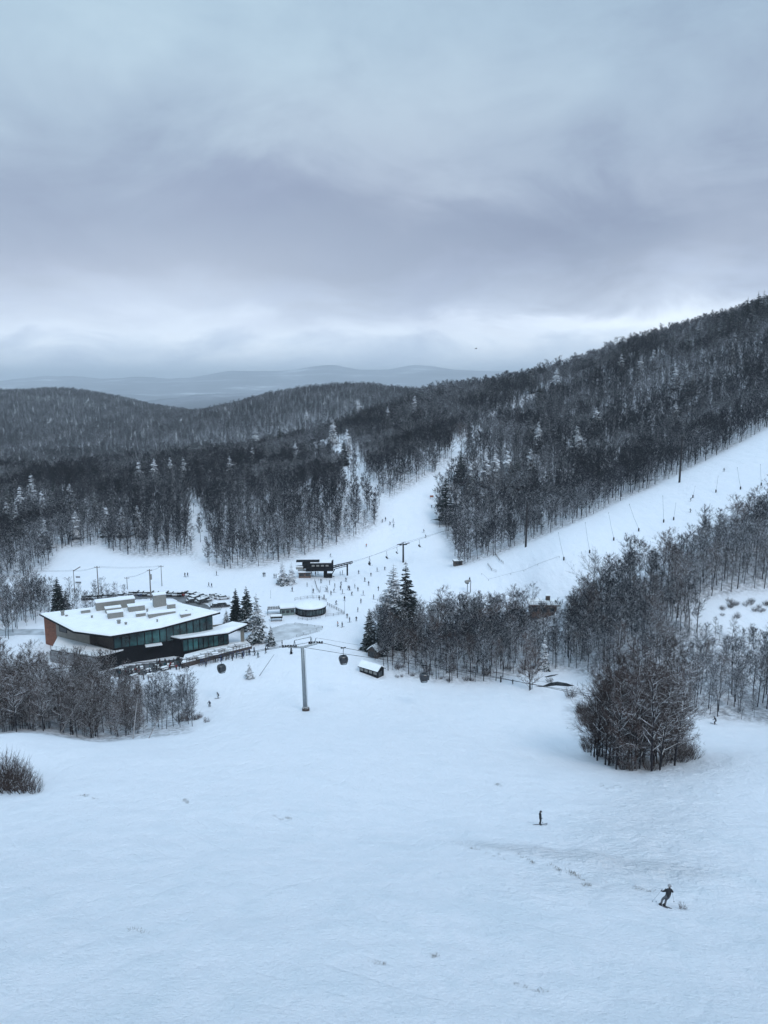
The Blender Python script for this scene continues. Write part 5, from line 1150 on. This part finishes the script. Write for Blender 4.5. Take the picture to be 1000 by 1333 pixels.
def pose(**k):
    d = dict(pelvis=(0,0,.95), spine=(0,0,1.13), chest=(0,0,1.34), neck=(0,0,1.50), head=(.02,0,1.63), shL=(0,.19,1.40), elL=(.02,.27,1.13), haL=(.14,.26,.90), hipL=(0,.1,.90), knL=(.03,.11,.5), anL=(0,.11,.10), toeL=(.17,.12,.055), shR=(0,-.19,1.40), elR=(.02,-.27,1.13), haR=(.14,-.26,.90), hipR=(0,-.1,.90), knR=(.03,-.11,.5), anR=(0,-.11,.10), toeR=(.17,-.12,.055))
    d.update(k)
    for s in 'LR':
        e, h = Vector(d['el' + s]), Vector(d['ha' + s]); d['wr' + s] = tuple(e.lerp(h, .78))
    return {k_: tuple(v) for k_, v in d.items()}
POSES = {
 'stand': pose(),
 'wait': pose(elL=(-.02,.26,1.14), haL=(.2,.18,1.02), elR=(-.03,-.26,1.14), haR=(.2,-.15,1.02), head=(.03,.02,1.63)),
 'ski': pose(pelvis=(-.15,0,.78), spine=(-.06,0,.95), chest=(.09,0,1.12), neck=(.19,0,1.25), head=(.26,0,1.37), shL=(.12,.19,1.18), elL=(.2,.34,.97), haL=(.42,.38,.92), hipL=(-.13,.1,.74), knL=(.17,.13,.47), anL=(0,.13,.1), toeL=(.17,.13,.055), shR=(.12,-.19,1.18), elR=(.2,-.34,.97), haR=(.42,-.38,.92), hipR=(-.13,-.1,.74), knR=(.17,-.13,.47), anR=(0,-.13,.1), toeR=(.17,-.13,.055)),
 'walk': pose(knL=(.2,.11,.52), anL=(.28,.11,.12), toeL=(.44,.12,.08), knR=(-.05,-.11,.5), anR=(-.25,-.11,.13), toeR=(-.09,-.12,.055), elL=(-.1,.26,1.14), haL=(-.08,.27,.9), elR=(.1,-.26,1.14), haR=(.25,-.24,.96)),
 'board': pose(pelvis=(-.06,0,.80), chest=(.04,.03,1.18), spine=(-.02,0,.98), neck=(.06,.05,1.33), head=(.09,.06,1.46), shL=(.04,.22,1.24), shR=(.04,-.17,1.24), elL=(.1,.42,1.1), haL=(.16,.6,1.0), elR=(.05,-.40,1.08), haR=(.1,-.58,.98), hipL=(-.05,.12,.76), knL=(.1,.27,.45), anL=(0,.29,.1), toeL=(.15,.33,.06), hipR=(-.05,-.12,.76), knR=(.1,-.27,.45), anR=(0,-.29,.1), toeR=(.15,-.33,.06)),
 'sit': pose(pelvis=(0,0,.12), spine=(-.03,0,.3), chest=(-.03,0,.5), neck=(0,0,.66), head=(.03,0,.79), shL=(-.02,.19,.56), shR=(-.02,-.19,.56), elL=(.05,.27,.3), elR=(.05,-.27,.3), haL=(.28,.2,.22), haR=(.28,-.2,.22), hipL=(.02,.1,.1), hipR=(.02,-.1,.1), knL=(.45,.12,.12), knR=(.45,-.12,.12), anL=(.47,.12,-.32), anR=(.47,-.12,-.32), toeL=(.63,.12,-.36), toeR=(.63,-.12,-.36)),
}
def assign(me, P, hands=True):
    """jacket above the belt, trousers below it, skin for the face, gloves and boots"""
    me.materials.clear()
    for m in (JK[0], TR[0], M_skin, M_boot): me.materials.append(m)
    V = {k: Vector(v) for k, v in P.items()}
    for p in me.polygons:
        c = p.center; best = min(V, key=lambda k: (V[k] - c).length); m = 0
        if best in ('hipL','hipR','knL','knR','anL','anR'): m = 1
        elif best in ('toeL','toeR','haL','haR'): m = 3
        elif best == 'head': m = 2
        p.material_index = m; p.use_smooth = True
def helmet_mesh(c, f=(1, 0, 0)):
    bm = bmesh.new(); bmesh.ops.create_uvsphere(bm, u_segments=14, v_segments=9, radius=.128)
    for v in list(bm.verts):
        if v.co.z < -.045: bm.verts.remove(v)
    for v in bm.verts: v.co = Vector((v.co.x * 1.1, v.co.y, v.co.z * 1.02)) + Vector(c) + Vector((-.01, 0, .045))
    me = bpy.data.meshes.new("helmet"); bm.to_mesh(me); bm.free(); me.polygons.foreach_set('use_smooth', [True] * len(me.polygons)); me.materials.append(M_helm); return me
def ski_mesh(x, y, L=1.65, w=.09, yaw=0, slope=0):
    m = MB(); pr = [(-.48, .0), (-.3, 0), (.3, 0), (.46, .02), (.52, .09)]; vs = []
    c, s = math.cos(yaw), math.sin(yaw)
    for i, (f, z) in enumerate(pr):
        ww = w * (.9 if 0 < i < 4 else .5) / 2
        for sy in (-1, 1):
            for dz in (0, .02): px_, py_ = f * L, sy * ww; vs.append((x + px_ * c - py_ * s, y + px_ * s + py_ * c, z + dz + .005 + slope * (px_ * s + py_ * c)))
    fs = []
    for i in range(4): a = i * 4; b = a + 4; fs += [(a, b, b + 2, a + 2), (a + 1, a + 3, b + 3, b + 1), (a, a + 1, b + 1, b), (a + 2, b + 2, b + 3, a + 3)]
    fs += [(0, 2, 3, 1), (16, 17, 19, 18)]; m.add(vs, fs); return m.mesh("ski", [M_ski])
PB = {}
for k, P in POSES.items():
    me = skin_mesh("body_" + k, P, ED, RD, 'pelvis', 1); assign(me, P); me.name = "body"
    gear = []
    if k in ('ski', 'stand'): gear = [("ski", ski_mesh(.05, .13 if k == 'ski' else .12)), ("ski", ski_mesh(.05, -.13 if k == 'ski' else -.12))]
    if k == 'board': m = MB(); m.tube([(0, -.78, .06), (0, -.65, .02), (0, .65, .02), (0, .78, .06)], [.08, .14, .14, .08], 8); me2 = m.mesh("snowboard", [M_ski]); [setattr(v, 'co', Vector((v.co.x, v.co.y, .02 + (v.co.z - .02) * .12 + max(0, abs(v.co.y) - .65) * .3))) for v in me2.vertices]; gear = [("snowboard", me2)]
    if k == 'sit': gear = [("ski", ski_mesh(.6, .12)), ("ski", ski_mesh(.6, -.12))]; [setattr(v, 'co', v.co + Vector((0, 0, -.43))) for g in gear for v in g[1].vertices]
    PB[k] = (me, helmet_mesh(P['head']), gear)
def person(px, py, pz='ski', jk=0, tr_=0, label="", group=None, rz=None, s=1.0, at3=None, helm=None):
    me, hm_, gear = PB[pz]; p = at3 if at3 is not None else hit(px, py)
    o = empty("person", tuple(p), random.uniform(0, 6.28) if rz is None else rz, label=label, cat="person", group=group); o.scale = (s,) * 3
    b = link("body", me, o); b.material_slots[0].link = 'OBJECT'; b.material_slots[0].material = JK[jk]; b.material_slots[1].link = 'OBJECT'; b.material_slots[1].material = TR[tr_]
    h = link("helmet", hm_, o)
    for nm, g in gear: link(nm, g, o)
    if helm: h.material_slots[0].link = 'OBJECT'; h.material_slots[0].material = helm
    return o
random.seed(21)
def group_people(pts_, label, group, poses=('ski', 'stand'), jks=(0, 1, 0, 2, 5, 0), s=1.0):
    for i, (x, y) in enumerate(pts_): person(x, y, poses[i % len(poses)], jks[i % len(jks)], i % 3 if i % 2 else 0, label, group, s=s)
group_people([(497.7,680),(502,678),(508,683),(512,680),(512.5,686)], "tiny dark skier in the cluster of five at the bend of the central piste", "five skiers on the central piste", s=1.05)
person(562, 661, 'ski', 0, 0, "tiny dark skier below the orange trail sign on the central piste"); person(590, 601, 'ski', 0, 0, "tiny skier at the very top of the central piste")
person(552, 693, 'ski', 0, 0, "upper skier of the pair just left of the right-hand forest corner"); person(554.5, 700, 'ski', 1, 0, "lower skier of the pair just left of the right-hand forest corner")
person(477, 712, 'ski', 4, 1, "tiny skier in orange below the edge of the left forest"); person(430, 725, 'ski', 2, 1, "pale grey skier near the trees above the chairlift station")
person(453, 632, 'ski', 0, 0, "upper of two tiny skiers in the small snowy glade in the forest") ; person(456, 636, 'ski', 0, 0, "lower of two tiny skiers in the small snowy glade in the forest")
person(491, 744, 'stand', 0, 0, "dark skier standing under the chairlift rope"); person(501, 742, 'ski', 1, 0, "dark skier right of the one standing under the chairlift rope"); person(467, 747, 'ski', 1, 0, "dark skier between the station and the chairlift rope's first chairs")
group_people([(418,759),(429,761.5),(434.6,771),(443.6,768),(453.5,768),(455.3,768.3),(462,766),(450.6,757),(473,775),(492.6,769),(486.5,780),(470,785.5),(437.5,787),(448.6,782),(415.6,782),(422,780),(466,797)],
             "small dark skier on the open snow between the chairlift station and the round pavilion", "skiers below the chairlift station", ('stand', 'wait', 'ski', 'stand', 'walk'), (0, 1, 0, 2, 0, 1, 0), 1.0)
group_people([(400,764),(408,772),(425,770),(431,775),(446,773),(458,775),(466,770),(480,762),(444,762),(436,765),(475,757),(483,750)], "dark skier gathering in the thin queue just before the chairlift station", "skiers queueing at the station", ('wait', 'stand', 'ski'), (0, 0, 1, 2, 0), .98)
group_people([(452,804),(455.4,810),(464,808),(445.5,816.5)], "small dark skier gliding on the snow right of the round pavilion fence", "skiers right of the pavilion", ('ski', 'stand'), (0, 1, 0, 2))
person(440, 815, 'board', 4, 1, "crouching snowboarder in orange right of the dirty snow patch")
group_people([(343,750.5),(345,750.5),(357,752.5),(359.5,752.5)], "tiny person standing on the snow left of the chairlift spruces", "people left of the chairlift spruces", ('stand', 'wait'))
group_people([(241,751),(244.5,751)], "one of a pair standing close together on the snow above the car park", "pair above the car park", ('stand', 'walk'))
group_people([(272,764),(275.7,765)], "one of two people walking side by side between forest and car park", "two walkers above the parked cars", ('walk', 'walk'))
person(282, 749, 'stand', 0, 0, "dark person standing at the forest edge below the narrow forest cut"); person(380.6, 770, 'stand', 1, 0, "lone dark person above the round pavilion's left end")
group_people([(395,749.5),(406,749.5),(411,749.5),(414,748.5),(443,749),(446,748)], "dark figure waiting beneath the chairlift station", "people at the chairlift station", ('wait', 'stand'))
person(284.5, 909, 'ski', 0, 0, "right-hand skier of the two on the snow below the low-hanging cabin", s=1.05); person(273, 920, 'ski', 1, 0, "left-hand skier of the two on the snow below the low-hanging cabin", s=1.05)
group_people([(346,850),(349,845),(367.5,841),(332,853),(336,856),(379,851)], "dark skier on the snow between the lodge deck and the gondola tower", "skiers near the gondola tower", ('stand', 'ski'))
person(611.5, 757, 'stand', 0, 0, "dark person standing behind the fan snow gun")
person(899, 652.5, 'ski', 0, 0, "upper of two dark skiers above the tops of the right-hand wood"); person(899, 667, 'ski', 0, 0, "lower of two dark skiers above the tops of the right-hand wood"); person(942.5, 614, 'board', 2, 1, "tiny snowboarder alone high on the right-hand piste")
person(667.5, 891, 'wait', 0, 0, "dark person at the stream edge before the middle wood", s=.8)
person(931, 943, 'ski', 0, 0, "dark skier leaning forward at the edge of the right-hand wood", rz=2.4, s=1.12)
# crowd in front of the lodge
random.seed(4); CRW = []
for i in range(62):
    t = random.random(); CRW.append((150 + 88 * t + random.gauss(0, 2), 878 - 11 * t + random.gauss(0, 3.5) + (3 if t < .5 else 0)))
group_people(CRW, "dark figure in the crowd on the shaded snow in front of the lodge", "crowd in front of the lodge", ('wait', 'stand', 'walk', 'wait'), (0, 1, 0, 2, 0, 0, 3, 0, 5))
DKP = [(256,864.5),(268,868),(281,862),(303,860),(308,857),(316,857),(325,853),(331,850)]
group_people(DKP, "dark figure beside the ski racks below the lodge deck", "people at the ski racks", ('wait', 'walk', 'stand'))
for c_, k in ((chairs[0][0], 0), (chairs[2][0], 2), (chairs[3][0], 3)):
    q = c_ + Vector((0.08, (1.2 if k == 3 else -1.2) + (.35 if k == 0 else 0), (-.45 if k < 3 else -1.0) - 3.13 * .9 + .02)); person(0, 0, 'sit', 0, 0, ["dark rider sitting on the chair nearest the station", "", "dark rider on the chair left of the line tower", "dark rider on the chair right of the line tower"][k], at3=q, rz=.25)

# ---- the two near figures, with fingers, faces and poles
def near_person(name_lbl, P, loc, jk, tr_, helm, poles, skis, curl=1.0, fdir=(1, 0, 0), rz=0, scale=1.0):
    me = skin_mesh("body", P, ED, RD, 'pelvis', 2); assign(me, P)
    bm = bmesh.new(); bm.from_mesh(me); F = Vector(fdir).normalized()
    def addtube(pts_, rad, mi):
        t = MB().tube(pts_, rad, 6); vs = [bm.verts.new(v) for v in t.v]
        for f in t.f:
            try: fc = bm.faces.new([vs[i] for i in f]); fc.material_index = mi; fc.smooth = True
            except ValueError: pass
    up = Vector((0, 0, 1))
    for s in 'LR':
        h = Vector(P['ha' + s]); d = (h - Vector(P['el' + s])).normalized(); sg = 1 if s == 'L' else -1; side_ = F.cross(up).normalized() * -sg
        for k, ln in enumerate((.075, .085, .08, .065)):     # four gloved fingers closing on the grip
            b0 = h + d * .03 + up * (.033 - .022 * k); k1 = b0 + d * ln * .5 + side_ * .005; k2 = k1 + (d * .3 - side_ * .9).normalized() * ln * .45; k3 = k2 + (-d * .8 - side_ * .3).normalized() * ln * .35
            addtube([b0, k1, k2, k3], [.014, .0135, .0125, .010], 3)
        b0 = h + up * .03 + d * .01; addtube([b0, b0 + up * .025 + d * .03, b0 + up * .02 + d * .05 - side_ * .02], [.016, .015, .011], 3)
    hd = Vector(P['head']); rt = F.cross(up).normalized()
    addtube([hd + F * .085 + up * .02, hd + F * .125 - up * .015, hd + F * .10 - up * .03], [.012, .018, .012], 2)   # nose
    for s in (-1, 1):
        addtube([hd + rt * .095 * s - up * .02, hd + rt * .11 * s + up * .02], [.018, .02], 2)                 # ears
    addtube([hd + F * .095 - rt * .03 - up * .055, hd + F * .10 + rt * .03 - up * .055], [.009, .009], 3)          # mouth
    bm.to_mesh(me); bm.free()
    o = empty("person", loc, rz, label=name_lbl, cat="person"); o.scale = (scale,) * 3
    b = link("body", me, o); b.material_slots[0].link = 'OBJECT'; b.material_slots[0].material = JK[jk]; b.material_slots[1].link = 'OBJECT'; b.material_slots[1].material = TR[tr_]
    hm_ = helmet_mesh(P['head']); hh = link("helmet", hm_, o); hh.material_slots[0].link = 'OBJECT'; hh.material_slots[0].material = helm
    m = MB(); m.tube([hd + F * .10 - rt * .075 + up * .02, hd + F * .125 + up * .022, hd + F * .10 + rt * .075 + up * .02], [.03, .036, .03], 8); m.build("goggles", M_dglass, o)
    m = MB()
    for s in 'LR': a = Vector(P['an' + s]); t = Vector(P['toe' + s]); m.tube([a + up * .14, a, a.lerp(t, .5) - up * .01, t], [.085, .085, .07, .06], 8)
    m.build("boots", M_boot, o, True)
    for g in skis: link("ski", g, o)
    mw = Matrix.Translation(Vector(loc)) @ Matrix.Rotation(rz, 4, 'Z') @ Matrix.Scale(scale, 4)
    for h_, e_, lb in poles:
        a, b_ = mw @ Vector(h_), mw @ Vector(e_); d = (b_ - a).normalized()
        po = empty("ski_pole", tuple(a), label=lb, cat="ski pole"); m = MB(); m.tube([d * -.02, b_ - a], [.010, .007], 6); m.build("shaft", M_steel, po)
        m = MB(); m.tube([d * -.13, d * .0], [.019, .017], 8); m.build("grip", M_boot, po)
        m = MB(); q = (b_ - a) - d * .07; m.tube([q, q + d * .012], [.045, .045], 10); m.build("basket", M_boot, po)
    return o
loc = hit(866.5, 1179.5)
PS = pose(pelvis=(.08,-.06,.82), spine=(.13,.0,.98), chest=(.2,.09,1.16), neck=(.245,.14,1.30), head=(.28,.19,1.42),
          shL=(.02,.08,1.21), elL=(-.16,.16,1.04), haL=(-.22,.36,.94), shR=(.39,.1,1.19), elR=(.53,.18,.98), haR=(.55,.4,.88),
          hipL=(-.02,-.06,.79), knL=(-.20,.14,.45), anL=(-.34,.0,.10), toeL=(-.40,.16,.055), hipR=(.17,-.06,.79), knR=(.06,.12,.44), anR=(-.08,-.05,.10), toeR=(-.14,.11,.055))
yaw = math.atan2(.16, -.06)
near_person("skier in a black jacket and grey trousers leaning into a turn on the near slope", PS, tuple(loc), 0, 1, M_helmg,
    [((-.22,.38,.97), (-.86,.30,.12), "ski pole slanting out to the left of the near skier"), ((.55,.42,.91), (.74,.35,.03), "ski pole planted on the right of the near skier")],
    [ski_mesh(-.36, .08, 1.6, .09, yaw, -.42), ski_mesh(-.10, .03, 1.6, .09, yaw, -.42)], fdir=(-.25, .95, 0), scale=1.03)
loc = hit(703, 1074)
PT = pose(pelvis=(-.02,0,.93), head=(.05,0,1.62), elL=(-.06,.25,1.13), haL=(.16,.2,.98), elR=(-.08,-.26,1.12), haR=(.12,-.24,.95), knL=(.07,.1,.5), knR=(.05,-.1,.5))
near_person("skier all in dark clothes standing still sideways on the open slope", PT, tuple(loc), 0, 0, M_helm,
    [((.16,.2,1.0), (.42,.34,.02), "far ski pole of the dark skier standing on the open slope"), ((.12,-.24,.97), (-.1,-.42,.02), "near ski pole of the dark skier standing on the open slope")],
    [ski_mesh(.02, .12, 1.75, .10), ski_mesh(-.08, -.12, 1.75, .10)], fdir=(1, 0, 0), rz=.12, scale=1.0)

# ------------------------------------------------------------------ cars
CARM = [simple(n, c, .35, noise=.06, snow=s, coat=.4) for n, c, s in (("paint_black", (.015,.016,.02), .28), ("paint_grey", (.10,.105,.115), .28), ("paint_white", (.6,.62,.65), .3), ("paint_red", (.26,.015,.02), .16), ("paint_blue", (.02,.04,.10), .28), ("paint_silver", (.32,.33,.35), .3))]
M_tyre = simple("tyre", (.02, .02, .02), .9); M_rim = simple("rim", (.3, .3, .32), .4, .6)
def make_car(suv):
    o = empty("parked_car"); h = 1.68 if suv else 1.42; L = 4.6; W = 1.8; m = MB()
    lower = [(-2.3,.35),(-2.32,.75),(-2.15,.95),(-1.1 if not suv else -2.0, 1.0),(.9,1.0),(1.9,.88),(2.25,.75),(2.3,.4)]
    vs = []; 
    for y, k in ((-W/2+.06, 0), (-W/2, 1), (W/2, 1), (W/2-.06, 0)): vs += [(x * (.985 if k == 0 else 1), y, z) for x, z in lower]
    n = len(lower); fs = [tuple(range(n)), tuple(3 * n + k for k in range(n))[::-1]]
    for r in range(3): fs += [(r * n + k, (r + 1) * n + k, (r + 1) * n + (k + 1) % n, r * n + (k + 1) % n) for k in range(n)]
    m.add(vs, fs)
    rf = [(-2.0 if suv else -1.35, h - .05), (-1.6 if suv else -.8, h), (.1, h), (.45, h - .05)]
    bs = [(-2.1 if suv else -1.75, 1.0), (-2.0 if suv else -1.3, 1.0), (.8, 1.0), (1.15, 1.0)]
    vs = [(x, s * (W/2 - .22), z) for s in (-1, 1) for x, z in rf] + [(x * .99, s * (W/2 - .22), z - .07) for s in (-1, 1) for x, z in rf]
    m.add(vs, [(0, 1, 5, 4), (1, 2, 6, 5), (2, 3, 7, 6), (0, 4, 12, 8), (3, 11, 15, 7), (0, 8, 9, 1), (1, 9, 10, 2), (2, 10, 11, 3), (4, 5, 13, 12), (5, 6, 14, 13), (6, 7, 15, 14)])
    b = m.build("body", CARM[0], o)
    m = MB(); x0, x1 = bs[0][0], bs[3][0]; r0, r1 = rf[0][0], rf[3][0]; y0, y1 = W/2 - .08, W/2 - .24
    m.add([(x0, -y0, 1.0), (x1, -y0, 1.0), (x1, y0, 1.0), (x0, y0, 1.0), (r0, -y1, h - .1), (r1, -y1, h - .1), (r1, y1, h - .1), (r0, y1, h - .1)], [(0, 1, 5, 4), (1, 2, 6, 5), (2, 3, 7, 6), (3, 0, 4, 7)]); m.build("window", M_dglass, o)
    for sx_ in (-1.4, 1.4):
        for sy_ in (-1, 1):
            m = MB(); m.tube([(sx_, sy_ * .68, .33), (sx_, sy_ * .91, .33)], .33, 14); w = m.build("wheel", M_tyre, o); m = MB(); m.tube([(sx_, sy_ * .90, .33), (sx_, sy_ * .925, .33)], .2, 10); m.build("rim", M_rim, w)
    for sy_ in (-.62, .62):
        m = MB(); m.box((2.27, sy_, .68), (.08, .34, .14)); m.build("headlight", M_rim, o)
    return o
cars = [make_car(False), make_car(True)]; used_ = [False, False]
def car(px, py, rz, colr, suv, label, group):
    p = hit(px, py); src = cars[suv]; o = src if not used_[suv] else copy_tree(src); used_[suv] = True
    o.location = (p.x, p.y, gz(p.x, p.y) + .02); o.rotation_euler = (0, 0, rz); tag(o, label, "car", group)
    for ch in o.children:
        if ch.name.startswith("body"): ch.material_slots[0].link = 'OBJECT'; ch.material_slots[0].material = CARM[colr]
random.seed(9)
for i in range(11): car(172 + i * 6.4, 774 + .10 * i, R(90 + random.uniform(-4, 4)), (0, 1, 4, 0, 2, 0, 1, 4, 0, 5, 0)[i], i % 3 == 1, "snow-dusted car in the dense row parked left of the red car behind the lodge", "cars in the row left of the red car")
for i in range(8): car(112 + i * 6.8, 779.5 - .35 * i, R(90 + random.uniform(-4, 4)), (1, 0, 2, 1, 5, 0, 1, 2)[i], i % 2, "snowy car at the left end of the car park behind the power poles", "cars behind the power poles")
car(242.5, 774.5, R(60), 3, 1, "dark red car, the only red one, in the parked row behind the lodge", None)
for i, (x, y, r_) in enumerate([(248.5,775,70),(253,776,66),(257.5,777,60),(262,778.5,55),(266,780.5,48),(269,783,40),(252,779.5,66),(256.5,781,60),(261,783,52),(265,785,45)]):
    car(x, y, R(r_), (2, 0, 5, 1, 0, 2, 1, 0, 5, 0)[i], i % 2, "snow-dusted car in the cluster parked right of the red car", "cars in the cluster right of the red car")
car(251, 784, R(30), 0, 0, "dark car standing alone on the wet asphalt below the car cluster", None)
car(283, 790.5, R(10), 0, 0, "left one of two dark cars beside the spruces behind the lodge", None); car(291, 790, R(15), 0, 1, "right one of two dark cars beside the spruces behind the lodge", None)
for i, (x, y) in enumerate([(279,777.5),(285,779),(291,780)]): car(x, y, R(20), 2, 0, "car nearly buried in snow at the right end of the car park", "snowed-in cars at the right end of the car park")
# ------------------------------------------------------------------ ski racks with skis, snowed-in tables
def make_rack(seed):
    rd = random.Random(seed); o = empty("ski_rack"); m = MB()
    for x in (-1.2, 1.2): m.tube([(x, -.45, 0), (x, 0, 1.15), (x, .45, 0)], .05, 5)
    m.build("frame", M_timber, o); m = MB(); m.tube([(-1.3, 0, 1.12), (1.3, 0, 1.12)], .06, 5); m.build("rail", M_timber, o)
    for k in range(13):
        x = -1.15 + k * .19; s = rd.choice((-1, 1)); h = rd.uniform(1.5, 1.85); m = MB(); m.add([(x - .06, s * .5, .02), (x + .06, s * .5, .02), (x + .05, s * .04, h), (x - .05, s * .04, h), (x - .06, s * .54, .02), (x + .06, s * .54, .02), (x + .05, s * .08, h), (x - .05, s * .08, h)], [(0, 1, 2, 3), (7, 6, 5, 4), (0, 4, 5, 1), (1, 5, 6, 2), (2, 6, 7, 3), (3, 7, 4, 0)]); m.build("ski", (M_ski, JK[6], JK[2], TR[2])[rd.randrange(4)], o)
    return o
for i, (x, y) in enumerate([(264,866),(274,863),(285,861),(293,859),(300,857),(312.5,855),(321,853)]):
    p = hit(x, y); o = make_rack(i); o.location = p; o.rotation_euler = (0, 0, R(24)); tag(o, "loaded ski rack in the line on the snow below the lodge deck railing", "ski rack", "ski racks below the lodge deck"); o.scale = (.85, 1, 1)
def make_table():
    o = empty("picnic_table"); m = MB(); m.box((0, 0, .72), (1.8, .8, .06)); t = m.build("table_top", M_timber, o); m = MB(); m.prism([Vector(v) for v in ((-.88, -.38), (.88, -.38), (.88, .38), (-.88, .38))], .754, .98); m.build("snow_layer", M_roofsnow, t)
    for s in (-1, 1): m = MB(); m.box((0, s * .68, .44), (1.8, .26, .05)); b = m.build("bench", M_timber, o); m = MB(); m.prism([Vector(v) for v in ((-.86, s * .68 - .11), (.86, s * .68 - .11), (.86, s * .68 + .11), (-.86, s * .68 + .11))], .468, .62); m.build("snow_layer", M_roofsnow, b)
    for s in (-1, 1): m = MB(); m.tube([(s * .6, -.7, 0), (s * .6, -.2, .68)], .04, 4); m.tube([(s * .6, .7, 0), (s * .6, .2, .68)], .04, 4); m.build("leg", M_timber, o)
    return o
t0 = make_table(); first_t = True
TB = [(247,858.5,1.35),(256,856,1.35),(265,853.5,1.35),(274,851,1.35),(283,848.5,1.35),(292,846.5,1.35),(301,843.5,1.35),(310,841.5,1.35),(262,858,1.35),(280,853.5,1.35),(298,848.5,1.35)]
for x, y, z in TB:
    o = t0 if first_t else copy_tree(t0); first_t = False; p = at_z(x, y, z); o.location = p; o.rotation_euler = (0, 0, R(24) + random.uniform(-.3, .3)); tag(o, "snow-covered picnic table on the lodge's long front deck", "table", "picnic tables on the lodge deck")
for x, y in [(160,873),(170,876),(182,872),(192,875),(204,870),(214,872),(175,882),(196,881),(222,868)]:
    o = copy_tree(t0); p = hit(x, y); o.location = p; o.rotation_euler = (0, 0, R(30) + random.uniform(-.3, .3)); tag(o, "snow-topped picnic table among the crowd below the lodge", "table", "picnic tables among the crowd")
